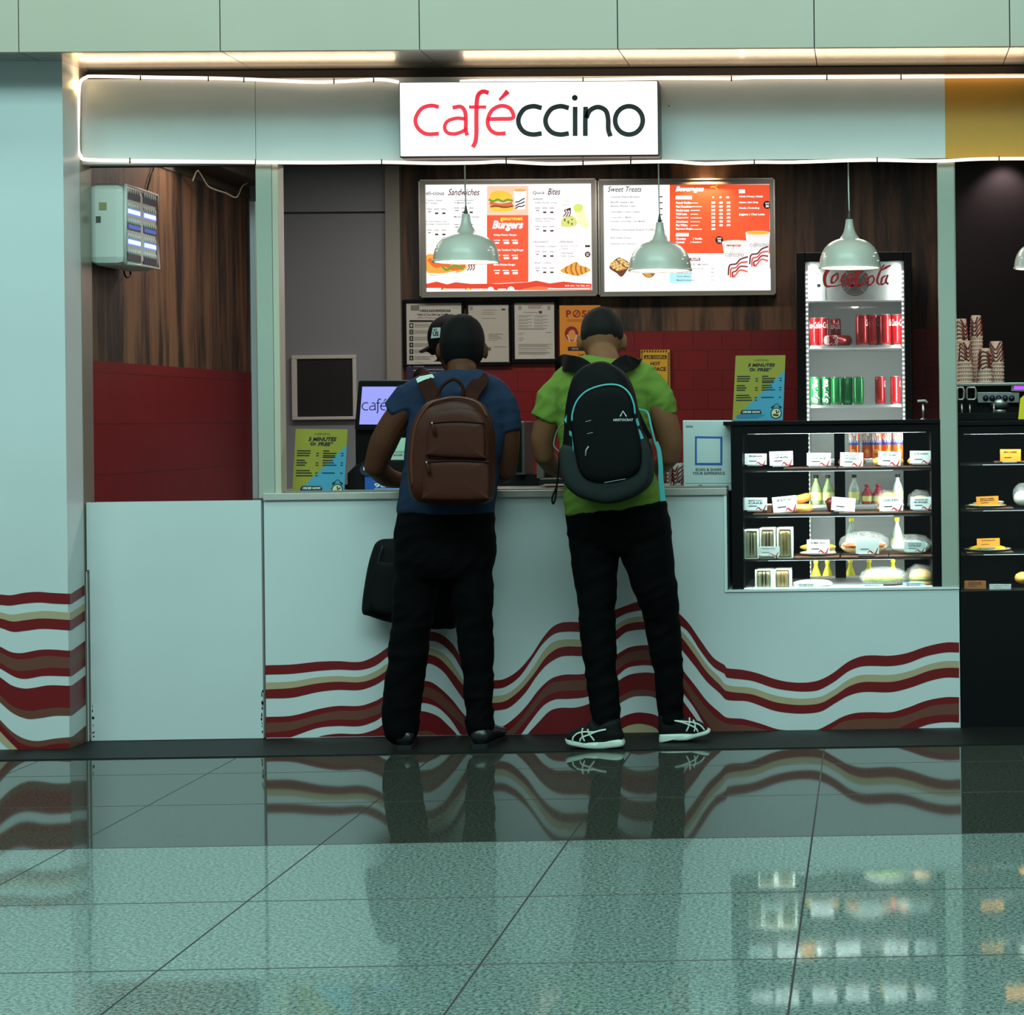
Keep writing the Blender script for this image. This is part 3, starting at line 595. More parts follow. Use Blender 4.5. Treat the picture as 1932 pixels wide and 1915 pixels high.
g.ribbon(cl(f1, [(160,930),(230,1000),(320,985),(420,1030),(540,1000)]), 8, YT-.0024, og); g.ribbon(cl(f1, [(300,1010),(350,1045),(430,1000),(520,1035)]), 4, YT-.0028, gr); g.ribbon(cl(f1, [(150,1085),(300,1090),(440,1065)]), 3, YT-.003, Wt)
g.pp(cl(f1, [(545,985),(650,985),(645,1052),(535,1052)]), YT-.002, YT-.001, Wt)
for k in range(3): g.ribbon(cl(f1, [(560+k*28,1050),(585+k*26,1020),(572+k*28,1000),(605+k*22,986)]), 2, YT-.003, Mar)
g.obj('sandwich_picture', mb); g = G()
blob(g, cl(f1, [(1540,590),(1545,520),(1600,480),(1670,490),(1705,550),(1680,590),(1600,598)]), YT-.002, e(225, 228, 130, .9)); 
for k in range(9): blob(g, [f1(1575+(k*37) % 110+9*math.cos(a), 515+(k*23) % 60+8*math.sin(a)) for a in (0, 1.2, 2.5, 3.7, 5)], YT-.0025, e(120, 140, 50, .7))
g.pp(cl(f1, [(1665,390),(1720,360),(1770,400),(1838,590),(1775,618),(1700,540)]), YT-.0026, YT-.0016, e(240, 240, 190, 1)); blob(g, cl(f1, [(1668,385),(1710,355),(1765,380),(1750,430),(1690,440)]), YT-.003, e(220, 235, 110, .95))
for k in range(3): g.ribbon(cl(f1, [(1560+k*30,490),(1590+k*22,450),(1575+k*28,425),(1640,400+k*12)]), 2, YT-.0024, Mar)
g.text('enjoy', rc1(1570, 318, 1625, 340), YT-.002, e(200, 150, 40, .7)); logo(g, rc1(1545, 360, 1632, 378), YT-.002, Tk, Tk, 1, 2)
g.obj('wrap_picture', mb); g = G()
blob(g, cl(f1, [(1533,1045),(1600,1005),(1690,960),(1740,1000),(1790,1010),(1845,1045),(1800,1075),(1710,1108),(1600,1085),(1550,1070)]), YT-.002, e(235, 170, 70, .95))
for p in ([(1600,1005),(1585,1050),(1605,1085)], [(1650,985),(1640,1040),(1665,1098)], [(1700,965),(1690,1030),(1715,1105)], [(1745,1000),(1745,1050),(1760,1090)], [(1795,1012),(1790,1040),(1800,1072)]): g.ribbon(cl(f1, p), 3, YT-.003, e(190, 110, 40, .8))
g.obj('croissant_picture', mb)
f3 = crop(1120, 300, 5.084)
def rc3(x0, y0, x1, y1): return f3(x0, y0)+f3(x1, y1)
mb = board((1129, 337, 1463, 558), (1139, 348, 1453, 549), 'right lit menu board with orange beverages panel and paper cup pictures')
g = G(); g.pp(cl(f3, [(730,245),(1690,245),(1690,905),(730,905)]), YT, YT+.001, Or); g.obj('orange_panel', mb)
g = G(); TX = [('Sweet Treats', (135,262,460,315), Tk, -.004, .3), ('Beverages', (785,262,1058,325), Wt, .04, .3)]
for k, (s_, y, x1) in enumerate((('Caramel Walnut Brownie', 362, 440), ('Biscoff Cheese Cake', 414, 385), ('Banana Walnut Cake', 450, 400), ('Chocolate Crunch Cookie', 506, 440), ('Triple Berry Muffin', 562, 370), ('Double Chocolate Chip Muffin', 600, 495), ('White Chocolate Dutch Truffle', 678, 585), ('Red Velvet Donut', 756, 358), ('Elephant Ear Palmiers', 815, 410))): TX.append((s_, (165, y-9, x1, y+9), Tk, -.004, 0))
for s_, y, x1 in (('French Vanilla', 420, 930), ('Hot Chocolate', 456, 935), ('Mocha Latte', 492, 915), ('Chilli Latte', 527, 895), ('Cappuccino', 563, 910), ('Americano', 600, 905), ('Flat White', 635, 900), ('Espresso Single', 671, 945), ('Chocolate', 765, 885), ('Caramel', 797, 870)): TX.append((s_, (790, y-11, x1, y+11), Wt, .03, 0))
for i in range(8):
    for k, t_ in enumerate(('290', '430', '470')):
        if i < 7 or k == 0: TX.append((('290', '300', '305', '375', '275', '225', '250', '200')[i] if k == 0 else t_, (1128+k*73, 408+i*36, 1166+k*73, 430+i*36), Wt, .03, 0))
for s_, r_ in (('Adrak | Honey | Elaichi', (1393,350,1622,372)), ('Assam | Earl Grey', (1393,406,1580,428)), ('Masala | Darjeeling', (1393,460,1590,482)), ('Jaggery | Chai Latte', (1393,520,1640,545))): TX.append((s_, r_, Wt, .03, 0))
for s_, r_ in (('| Vanilla', (955,755,1040,778)), ('| Hazelnut', (930,788,1035,808)), ('ICED LEMONADE', (930,1003,1100,1020)), ('Lemon Ice Tea', (930,1044,1055,1058)), ('Lemon Iced Tea', (798,1082,945,1096)), ('Classic Mojito', (798,1120,930,1134)), ('Masala Lemonade', (798,1155,972,1168)), ('290', (1125,1045,1155,1058)), ('290', (1125,1082,1155,1094)), ('275', (1125,1120,1155,1132)), ('275', (1125,1155,1155,1168))): TX.append((s_, r_, Wt if '|' in s_ else Tk, .02 if '|' in s_ else 0, 0))
for s_, r_, m_, b_, h_ in TX: g.text(s_, rc3(*r_), YT-.002, m_, b_+.012, h_)
for r_ in ((787,352,942,387), (1393,292,1452,328), (787,710,912,742)): g.pp(cl(f3, [(r_[0],r_[1]),(r_[2],r_[1]),(r_[2],r_[3]),(r_[0],r_[3])]), YT-.002, YT-.001, Wt)
g.text('FLAVOURS', rc3(795, 717, 903, 735), YT-.003, Mar); g.ribbon(cl(f3, [(920, 962), (1022, 962)]), 5.5, YT-.002, Mar, 1); g.text('FRAPPE', rc3(935, 953, 1012, 971), YT-.003, Wt, .02)
for i in range(8): g.ribbon(cl(f3, [(930, 422+i*36), (1000+(i*37) % 55, 422+i*36)]), 1.3, YT-.002, Wt, 1)
for k in range(3): blob(g, [f3(1146+k*70+(7+5*k)*math.cos(a), 368+10*math.sin(a)) for a in (0, 1.2, 2.5, 3.7, 5)], YT-.002, Wt)
for x, y in ((1205, 777), (1665, 440)):
    blob(g, [f3(min(1690, x+38*math.cos(i*.7)), y+38*math.sin(i*.7)) for i in range(9)], YT-.002, INK); g.text('ADD', rc3(x-20, y-22, x+20, y-8), YT-.0025, Wt, .02); g.text('70' if x < 1300 else '30', rc3(x-15, y, x+17, y+24), YT-.0025, Wt, .03)
g.ribbon(cl(f3, [(1120,268),(1150,262),(1190,290)]), 1.6, YT-.002, yl); g.ribbon(cl(f3, [(1190,252),(1150,268),(1120,272)]), 1.6, YT-.002, yl)
for i in range(9): g.ribbon(cl(f3, [(632, 362+i*57), (662, 362+i*57)]), 2, YT-.002, Tk, 1) if i < 5 else None
g.obj('printed_text', mb)
g = G()
def wcup(g, xc, y0, y1, w0, w1, tilt, lidc):
    g.pp(cl(f3, [(xc-w0, y0), (xc+w0, y0), (xc+w1+tilt, y1-8), (xc+tilt, y1+6), (xc-w1+tilt, y1-8)]), YT-.002, YT-.001, e(236, 236, 240, .95))
    g.pp([f3(xc+w0*1.05*math.cos(a*math.pi/8), y0+22*math.sin(a*math.pi/8)) for a in range(16)], YT-.004, YT-.0022, lidc)
    for k, m_ in enumerate((e(110, 30, 30, .5), e(220, 70, 40, .9), e(150, 35, 40, .7), e(226, 90, 60, .9))):
        s0 = (y1-y0)*.58+y0+k*(y1-y0)*.1
        g.ribbon(cl(f3, [(xc-w1*.95+tilt+k*22, min(y1-4, s0+(y1-y0)*.34)), (xc-w1*.8+tilt+k*14, s0+24), (xc-w1*.1+tilt, s0+8), (xc+w1*.35+tilt, s0-34), (xc+w0*.82+tilt*.6, s0-60+k*14)]), 2.6, YT-.003, m_)
wcup(g, 1575, 710, 1035, 118, 88, 5, e(245, 225, 190, .95)); g.pp([f3(1575+105*math.cos(a*math.pi/8), 708+14*math.sin(a*math.pi/8)) for a in range(16)], YT-.0055, YT-.0045, e(245, 180, 40, .95))
g.pp(cl(f3, [(1690,680),(1712,680),(1712,1050),(1690,1050)]), YT-.001, YT+.03, ALU)
wcup(g, 1365, 800, 1140, 132, 88, 10, e(250, 245, 235, 1.0)); g.text('enjoy', rc3(1275, 815, 1418, 845), YT-.006, e(200, 60, 20, .8), .03)
logo(g, rc3(1265, 890, 1440, 945), YT-.0045, Tk, Tk, .8, 3); logo(g, rc3(1500, 800, 1680, 850), YT-.0045, INK, Tk, .8, 3)
g.obj('cup_picture', mb); g = G()
blob(g, cl(f3, [(152,1030),(195,975),(250,945),(330,985),(350,1010),(325,1060),(270,1130),(220,1095),(165,1060)]), YT-.002, e(120, 70, 45, .7))
for k in range(60): 
    x = 165+(k*47) % 175; y = 955+(k*31) % 110; 
    if abs(x-250)/105+abs(y-1015)/72 < 1: blob(g, [f3(x+15*math.cos(a), y+11*math.sin(a)) for a in (0, 1.2, 2.5, 3.7, 5)], YT-.0025-.0001*k, e(238, 205, 130, .9) if k % 3 else e(210, 150, 80, .8))
g.obj('nut_bar_picture', mb); g = G()
g.pp(cl(f3, [(460,1095),(595,1095),(565,1130),(530,1142),(495,1130)]), YT-.002, YT-.001, e(150, 110, 60, .7)); blob(g, cl(f3, [(480,1100),(530,1098),(560,1120),(525,1135)]), YT-.003, e(220, 170, 90, .8))
g.obj('bowl_picture', mb); g = G()
g.pp(cl(f3, [(730,1093),(940,1093),(940,1185),(730,1190)]), YT-.0008, YT, e(175, 232, 248, 1.0))
g.obj('blue_panel', mb)
# ================================================================ INSIDE THE SHOP
def pendant(x, ytop, yb, wpx, label, Y=.12, ycord=300):
    t = T('pendant_lamp', label, 'pendant lamp', None, 'dome pendant lamps hanging over the counter', loc=W3(x, yb, Y))
    cx, zb = P(x, yb, Y); R = wpx/2/S(Y); zt = P(x, ytop, Y)[1]; h = zt-zb
    prof = [(R, 0), (R*.99, .03), (R*.975, .12), (R*.945, .22), (R*.885, .32), (R*.8, .405), (R*.69, .475), (R*.55, .53), (R*.42, .562), (R*.33, .575), (R*.26, .64), (R*.19, .72), (R*.145, .82), (R*.12, .92), (R*.115, .97)]
    o = [(r, zb+v*h) for r, v in prof]; inn = [(r-.003, z-.001) for r, z in o[:9]]
    g = G(); g.lathe(cx, Y, o, mat('lamp_enamel', (190, 184, 174), .3), 40, False); g.lathe(cx, Y, [(R*.12, o[-1][1]), (.001, o[-1][1]+.002)], 'lamp_enamel', 20, False)
    g.lathe(cx, Y, [(R+.002, zb-.002), (R+.002, zb+.004), (R-.006, zb+.004), (R-.006, zb-.002), (R+.002, zb-.002)], 'lamp_enamel', 40, False); g.obj('lamp_shade', t)
    g = G(); g.lathe(cx, Y, inn, mat('lamp_inner', (235, 235, 228), .4), 40, False); g.obj('shade_lining', t)
    g = G(); g.lathe(cx, Y, [(.006, zt-h*.04), (.009, zt-.002), (.006, zt+.012), (.003, zt+.03)], c(60, 66, 60), 12); g.obj('cord_grip', t)
    zc_ = P(x, ycord, Y)[1]
    g = G(); g.tube([(cx, Y, zt+.02), (cx-.002, Y, (zt+zc_)/2), (cx-.003, Y, max(zc_, 2.69))], .0034, c(225, 222, 216), 6); g.obj('cord', t)
    g = G()
    for s_, v, k_ in ((-1, .2, .8), (1, .2, .8), (1, .27, .86), (1, .12, .93), (-1, .27, .86)):
        q_ = R*k_*.96; yy = math.sqrt(max(1e-6, (R*(.955 if v > .15 else .975))**2-q_*q_)); g.ell((cx+s_*q_, Y-yy, zb+h*v), (.006, .003, .0022), e(235, 245, 235, .9), 8, 5)
    g.obj('vent_glints', t, kind='stuff')  # glowing dots stand in for light glinting through the shade's vent cutouts
    g = G(); g.ell((cx, Y, zb+h*.28), (.03, .03, .035), e(255, 240, 215, 6), 14, 8); g.obj('bulb', t)
    point('pendant_light', (cx, Y, zb+h*.12), 2.0, (1, .93, .82), .03)
    return t
pendant(880, 401, 494, 124, 'pale green dome pendant lamp hanging in front of the left menu board')
pendant(1245.5, 417, 510, 118, 'pale green dome pendant lamp hanging in front of the right menu board')
pendant(1603.5, 411, 505, 117, 'pale green dome pendant lamp hanging over the drinks fridge')
pendant(1971, 420, 506, 117, 'pale green dome pendant lamp cut off by the right edge of the photo')
def downlight(x, y, label, pw, col, Y=2.25):
    p = W3(x, y, Y); z = zc-.002
    g = G(); g.lathe(p.x, Y, [(.045, z), (.045, z-.012), (.034, z-.014), (.03, z-.004)], c(210, 208, 200), 20, False); g.lathe(p.x, Y, [(.03, z-.004), (.001, z-.004)], e(255, 225, 190, 8), 20, False)
    g.obj('downlight', label=label, cat='downlight', loc=(p.x, Y, z))
    point('downlight_beam', (p.x, Y-.0, z-.03), pw, col, .02, 95, (math.radians(22), 0, 0))
downlight(1328, 308, 'small round ceiling downlight glowing above the right menu board', 30, (1, .66, .36), 2.28)
downlight(1897, 306, 'small round ceiling downlight over the dark wall with the paper cups', 9, (1, .75, .75), 2.0)
for x_, Y_, pw in ((-1.9, 1.2, 17), (-.2, 1.15, 12), (-3.0, 1.1, 8)):
    area('shop_fill_light', (x_, Y_, 2.66), (0, 0, 0), .9, .25, pw, (1, .93, .84))  # unseen fill lamps, added to brighten the dim shop interior
# insect killer on the left wall
XI = xL+.16
ik = T('insect_killer', 'white wall-mounted insect killer box with blue glowing slots', 'insect killer', None, loc=(xL+.08, 1.0, P(235, 500, .7)[1]))
def onX(x, y, X):   # point where the ray meets the plane X
    d = Fv + Rv*((x-PPX)/FPX) + Uv*(-(y-PPY)/FPX); t = X/d.x; return Vector((X, d.y*t-D, HC+d.z*t))
a0 = onX(236, 355, XI); a1 = onX(297, 500, XI); y0_, y1_ = a0.y, a1.y; z1_ = (onX(236, 350, XI).z+onX(297, 370, XI).z)/2; z0_ = (onX(236, 502, XI).z+onX(297, 500, XI).z)/2
g = G(); g.box(xL+.004, XI, y0_-.012, y1_+.012, z0_-.012, z1_+.012, mat('killer_plastic', (205, 208, 202), .35)); g.obj('housing', ik, .035)
hz = (z1_-z0_)/5; hy = (y1_-y0_)/2
for r_ in range(5):
    for c_ in range(2):
        ya = y0_+c_*hy+.02; yb_ = ya+hy-.035; za = z1_-(r_+1)*hz+.012; zb_ = za+hz-.03
        lit = r_ in (1, 3)
        g = G(); g.box(XI-.004, XI+.0015, ya, yb_, za, zb_, e(120, 150, 235, .9) if lit else mat('slot_blue', (20, 32, 66), .3))
        if lit or r_ == 2: g.box(XI+.0015, XI+.0025, ya+.01, yb_-.006, za+hz*.1, za+hz*.36, e(190, 225, 255, 1.8) if lit else e(70, 100, 190, .7))
        n = 6
        for k in range(n): g.ell((XI+.001, ya+(yb_-ya)*(k+.5)/n, zb_+.002), (.005, (yb_-ya)/n*.42, .012), 'killer_plastic', 8, 6)
        g.obj('lamp_slot' if lit else 'grille_slot', ik)
g = G(); g.tube(smoothpath([(XI, y0_-.004, z0_-.004), (XI+.004, y0_-.004, z1_+.004), (XI, y1_+.004, z1_+.002), (XI+.004, y1_+.004, z0_), (XI, y0_, z0_-.004)], 1), .007, 'killer_plastic', 8); g.obj('front_rim', ik)
g = G(); q = RC(187, 382, 201, 396, y0_-.013); g.box(q[0], q[1], y0_-.0145, y0_-.012, q[2], q[3], c(150, 140, 90)); q = RC(181, 408, 190, 420, y0_-.013); g.box(q[0], q[1], y0_-.0145, y0_-.012, q[2], q[3], c(70, 80, 76)); g.obj('rating_sticker', ik)
def cable(label, pts, r, m, name='cable'):
    g = G(); g.tube(smoothpath(pts, 6), r, m, 6); return g.obj(name, label=label, cat='cable')
cable('dark thin cable rising from the insect killer to the ceiling', [onX(276, 365, xL+.01), onX(284, 335, xL+.012), onX(291, 312, xL+.012), (xL+.012, 1.0, zc-.01)], .004, BLACK)
cable('short dark cable loop hanging under the insect killer', [onX(236, 500, xL+.03), onX(234, 512, xL+.03), onX(238, 523, xL+.03), onX(246, 520, xL+.03), onX(245, 505, xL+.03)], .004, BLACK)
cable('pale loose cable sagging in the ceiling corner above the left wall', [W3(363, 342, 1.3), W3(372, 322, 1.3), W3(382, 335, 1.4), W3(395, 353, 1.5), W3(425, 364, 1.7), W3(446, 372, 1.8), W3(458, 350, 2.0), W3(480, 340, 2.2)], .004, c(190, 182, 160))
g = G(); g.box(-3.35, -3.1, 1.2, 2.2, 2.55, 2.62, c(60, 48, 38)); g.obj('ceiling_duct', label='dark brown duct run under the ceiling in the left corner', cat='duct')
# black board in white frame on the grey door
fk = T('framed_board', 'square black chalkboard in a white frame on the grey door', 'board', (611, 792, YB-.03))
a = RC(550, 670, 672, 792, YB-.05); b = RC(560, 677, 665, 786, YB-.05)
g = G()
for q in ((a[0], a[1], b[3], a[3]), (a[0], a[1], a[2], b[2]), (a[0], b[0], b[2], b[3]), (b[1], a[1], b[2], b[3])): g.box(q[0], q[1], YB-.05, YB-.021, q[2], q[3], mat('white_frame', (196, 194, 188), .4))
g.obj('frame', fk, .003)
g = G(); g.box(b[0], b[1], YB-.04, YB-.021, b[2], b[3], mat('chalkboard', (20, 19, 17), .6, var=.2, bscale=8)); g.obj('board_surface', fk)
# notices on the wall
f7 = crop(750, 560, 4.83)
def lines(g, x0, x1, ys, wd, Y, m, f=None, jit=0):
    for i, y in enumerate(ys):
        xe = x1-(jit*((i*37) % 10)/10 if jit else 0); p = [(x0, y), (xe, y)]
        g.ribbon([f(*q) for q in p] if f else p, wd, Y, m, 1)
def notice(label, fr, pp_, draw, paper=(196, 194, 182), frame=True, Y=None):
    Y = Y or YB-.03
    t = T('framed_notice' if frame else 'poster', label, 'notice' if frame else 'poster', ((fr[0]+fr[2])/2, fr[3], Y))
    if frame:
        a = RC(*fr, Y); b = RC(*pp_, Y); g = G()
        for q in ((a[0], a[1], b[3], a[3]), (a[0], a[1], a[2], b[2]), (a[0], b[0], b[2], b[3]), (b[1], a[1], b[2], b[3])): g.box(q[0], q[1], Y-.004, YB-.006, q[2], q[3], BLACK)
        g.obj('frame', t, .002)
    b = RC(*pp_, Y); g = G(); g.box(b[0], b[1], Y+.001, YB-.006, b[2], b[3], c(*paper)); g.obj('paper', t)
    g = G(); draw(g, Y); g.obj('printing', t)
    return t
TG = c(120, 118, 110); DK = c(26, 26, 30); PU = c(52, 46, 74)
def d1(g, Y):
    x0, y0 = 766, 572
    g.text('10023604000028', f7(205, 115)+f7(483, 138), Y, DK, .03); g.text('With Us You Will Get Your Food', f7(178, 153)+f7(500, 172), Y, DK, .03); g.text('Safe. Healthy. Pleasant', f7(182, 184)+f7(480, 198), Y, c(150, 40, 50))
    g.pp(cl(f7, [(108,212),(320,212),(338,230),(108,230)]), Y, Y+.0005, DK)
    g.pp(cl(f7, [(120,78),(198,78),(198,125),(120,125)]), Y, Y+.0005, TG); g.text('complaint', f7(500, 95)+f7(562, 104), Y, DK)
    for i in range(6):
        y = 262+i*59; g.pp(cl(f7, [(108,y-22),(144,y-22),(144,y+22),(108,y+22)]), Y, Y+.0005, DK); g.text(str(i+1), f7(118, y-12)+f7(134, y+12), Y-.0006, c(196, 194, 182), .02)
        lines(g, 152, 330, (y-12, y, y+12), .9, Y, TG, f7, 60)
    g.text('Thank you', f7(165, 596)+f7(225, 605), Y, DK)
notice('black framed rules notice with numbered black squares, leftmost on the wall', (760, 565, 875, 690), (767, 572, 871, 687), d1)
def d2(g, Y):
    g.pp(cl(f7, [(655,88),(685,84),(688,122),(657,124)]), Y, Y+.0005, c(150, 140, 150)); g.pp(cl(f7, [(948,108),(982,108),(982,122),(948,122)]), Y, Y+.0005, DK)
    lines(g, 770, 900, (120, 140, 158, 196), .7, Y, TG, f7, 30); lines(g, 830, 960, (340, 352, 365, 378, 395), .8, Y, TG, f7, 60); lines(g, 880, 985, (455,), .8, Y, TG, f7)
    g.pp(cl(f7, [(818,460),(850,460),(850,490),(818,490)]), Y, Y+.0005, c(90, 92, 84))
notice('black framed certificate on crinkled paper, second from the left', (880, 568, 964, 690), (884, 575, 960, 683), d2, (186, 182, 170))
def d3(g, Y):
    for x in (1100, 1365): g.pp(cl(f7, [(x,82),(x+30,82),(x+30,118),(x,118)]), Y, Y+.0005, c(150, 148, 140))
    g.pp(cl(f7, [(1290,128),(1316,128),(1316,152),(1290,152)]), Y, Y+.0005, c(60, 44, 36)); lines(g, 1190, 1325, (82, 93, 104), .8, Y, c(150, 70, 66), f7, 30); lines(g, 1145, 1280, (142,), .8, Y, TG, f7)
    for y in (172, 205, 232, 262): lines(g, 1100, 1225, (y, y+11), .7, Y, TG, f7, 50); lines(g, 1245, 1370, (y, y+11), .7, Y, TG, f7, 60)
    lines(g, 1100, 1360, (288, 297), .8, Y, TG, f7, 30); lines(g, 1105, 1160, (330, 345, 372, 385, 398), .7, Y, TG, f7, 30); lines(g, 1350, 1402, (325,), .9, Y, TG, f7)
    lines(g, 1102, 1408, (433, 443, 453, 470, 485, 503, 512, 522), .8, Y, TG, f7, 60); g.text('Page 1 of 1', f7(1230, 534)+f7(1268, 542), Y, TG)
notice('black framed typed licence sheet, third notice from the left', (965, 563, 1051, 685), (971, 571, 1046, 677), d3)
def d4(g, Y):
    m_ = c(140, 22, 34); g.text('P', f7(1537, 122)+f7(1582, 185), Y, m_, .03); g.text('S', f7(1678, 122)+f7(1722, 186), Y, m_, .03); g.text('H', f7(1735, 122)+f7(1785, 186), Y, m_, .03)
    g.ribbon([f7(1632+30*math.cos(a*.628), 154+30*math.sin(a*.628)) for a in range(10)], 2, Y, m_, 4, True); g.ribbon(cl(f7, [(1612, 178), (1652, 132)]), 2, Y, m_, 1)
    lines(g, 1545, 1800, (210, 222), .9, Y, c(150, 100, 20), f7, 40)
    blob(g, [f7(1585+62*math.cos(a*.5), 335+68*math.sin(a*.5)) for a in range(13)], Y+.0001, m_, 1); blob(g, cl(f7, [(1560,320),(1585,302),(1610,305),(1622,340),(1620,375),(1600,395),(1572,385),(1558,350)]), Y-.0004, c(230, 150, 70)); g.ribbon(cl(f7, [(1547,345),(1562,380),(1572,410)]), 3, Y-.0008, c(235, 190, 180)); g.ribbon(cl(f7, [(1632,345),(1625,380),(1610,410)]), 3, Y-.0008, c(235, 190, 180))
    g.pp(cl(f7, [(1552,455),(1800,455),(1800,492),(1552,492)]), Y, Y+.0005, c(24, 26, 48)); g.text('REPORT NOW  TO HR', f7(1590, 466)+f7(1790, 482), Y-.0006, c(220, 210, 190)); g.text("Let's Say", f7(1650, 512)+f7(1800, 545), Y, c(60, 50, 20), .01)
notice('orange poster with red circle emblem behind the green shirted person', (1055, 575, 1133, 685), (1056, 576, 1133, 684), d4, (226, 142, 30), False)
def d5(g, Y):
    lines(g, 792, 870, (697, 703, 712, 720), 1.6, Y, c(150, 150, 170), None, 30); blob(g, [(773+2*math.cos(a), 690+2*math.sin(a)) for a in range(6)], Y, c(200, 200, 220)); lines(g, 780, 800, (691, 699), 1.6, Y, c(180, 180, 200))
notice('small dark purple poster hanging under the leftmost black framed notice', (767, 688, 872, 720), (767, 688, 860, 722), d5, (46, 42, 66), False)
def d6(g, Y):
    yw = c(224, 176, 28); f = crop(960, 560, 4.2)
    n = 10
    for i in range(n):   # hazard stripes along the edges
        x = 1052+i*(1268-1052)/n; g.pp(cl(f, [(x, 424), (x+11, 424), (x+3, 440), (x-8, 440)]), Y, Y+.0005, DK)
    for i in range(24):
        y = 448+i*17; g.pp(cl(f, [(1258, y), (1272, y-12), (1272, y-3), (1258, y+9)]), Y, Y+.0005, DK); g.pp(cl(f, [(1048, y), (1062, y-12), (1062, y-3), (1048, y+9)]), Y, Y+.0005, DK)
    g.pp(cl(f, [(1072,463),(1250,463),(1250,492),(1072,492)]), Y, Y+.0005, DK); g.text('BE CAREFUL', f(1105, 469)+f(1245, 487), Y-.0006, yw, .03); g.pp(cl(f, [(1080,487),(1090,469),(1100,487)]), Y-.0006, Y, yw)
    g.text('HOT', f(1123, 515)+f(1200, 543), Y, DK, .03); g.text('SURFACE', f(1075, 556)+f(1246, 588), Y, DK, .03)
notice('yellow hot surface warning poster with black hazard stripes on the red tiles', (1209, 660, 1264, 760), (1209, 660, 1264, 760), d6, (226, 178, 40), False)
# ---- promo boards standing on the counter and the case
def flyer(label, tl, tr, br, bl, Y):
    t = T('promo_board', label, 'promo board', ((bl[0]+br[0])/2, max(bl[1], br[1]), Y))
    def f(u, v):   # u,v in 0..100 on the sheet
        u /= 100; v /= 100; return (tl[0]*(1-u)*(1-v)+tr[0]*u*(1-v)+bl[0]*(1-u)*v+br[0]*u*v, tl[1]*(1-u)*(1-v)+tr[1]*u*(1-v)+bl[1]*(1-u)*v+br[1]*u*v)
    YL = c(146, 134, 40); BL = c(66, 140, 170)
    g = G(); g.pp([f(0, 0), f(100, 0), f(100, 100), f(0, 100)], Y, Y+.006, YL); g.pp([f(100, 23), f(100, 100), f(0, 100)], Y-.0006, Y, BL)
    g.obj('panel', t)
    g = G(); y_ = Y-.0014; logo(g, f(36, 5)+f(66, 9.5), y_, c(150, 90, 30), c(90, 80, 30), 1, 2)
    g.text('5 MINUTES', f(25, 12)+f(80, 17.5), y_, INK, .035, .25); g.text('FREE*', f(44, 19)+f(74, 24.5), y_, INK, .035, .25); g.ribbon([f(33+3*math.cos(a), 21.5+2*math.sin(a)) for a in range(6)], 1.6, y_, INK, 2, True); g.text('or', f(36.5, 20)+f(41, 24), y_, INK, .02)
    for v, l1, l2 in ((32, 26, 12), (35.5, 26, 26), (39, 24, 24), (41.5, 0, 24), (46, 16, 20), (49.5, 20, 22), (53, 17, 27), (61, 26, 0), (64.5, 30, 25), (68.5, 32, 0)):
        if l1: g.ribbon([f(5, v), f(5+l1, v)], 1.9, y_, INK, 1)
        if l2: g.ribbon([f(55, v), f(55+l2, v)], 1.9, y_, INK, 1)
        if v not in (32, 41.5, 46, 61): g.ribbon([f(42, v), f(47, v)], 1.7, y_, INK, 1); (l2 and g.ribbon([f(90, v), f(94.5, v)], 1.7, y_, INK, 1))
    g.ribbon([f(49, 32), f(49, 72)], .5, y_, c(150, 140, 60), 1)
    g.pp([f(15, 90), f(15, 87), f(18, 83.5), f(54, 83.5), f(57, 87), f(57, 90)], y_, y_+.0005, INK); g.text('ORDER NOW!', f(19, 85)+f(54, 88.5), y_-.0006, CARD, .02, .2)
    for v in (92, 94, 96): g.ribbon([f(8, v), f(52+v % 3*6, v)], .9, y_, c(30, 80, 110), 1)
    g.obj('printing', t)
    g = G(); cx, cy = 86, 89
    blob(g, [f(cx+11*math.cos(a*.5), cy+8.5*math.sin(a*.5)) for a in range(13)], y_-.0003, INK); blob(g, [f(cx+9*math.cos(a*.5), cy+7*math.sin(a*.5)) for a in range(13)], y_-.001, c(205, 200, 160)); g.ribbon([f(cx, cy-5), f(cx+1, cy), f(cx+6, cy-3)], 3, y_-.0016, c(60, 36, 30), 1); g.ribbon([f(cx-6, cy+2), f(cx, cy+3), f(cx+5, cy+3)], 4, y_-.0016, c(70, 40, 32))
    g.ribbon([f(cx-10, cy-8), f(cx-5, cy-11)], 3.4, y_-.0006, INK, 1); g.ribbon([f(cx+5, cy-11), f(cx+10, cy-8)], 3.4, y_-.0006, INK, 1); g.ribbon([f(cx-4, cy-11), f(cx-3, cy-14), f(cx+3, cy-14), f(cx+4, cy-11)], 1, y_-.0006, INK); g.obj('clock_picture', t)
    g = G(); p = W3((bl[0]+br[0])/2, max(bl[1], br[1]), Y); g.box(p.x-.05, p.x+.05, Y+.006, Y+.09, p.z+.001, p.z+.006, c(200, 200, 200)); g.box(p.x-.05, p.x+.05, Y+.006, Y+.009, p.z+.001, p.z+.12, c(200, 200, 200)); g.obj('easel_foot', t)
flyer('yellow and blue promo board standing at the left end of the counter', (558, 809), (656, 810), (649, 938), (551, 938), .1)
flyer('yellow and blue promo board standing on top of the display case', (1388, 671), (1482, 670), (1477, 793), (1382, 794), .1)
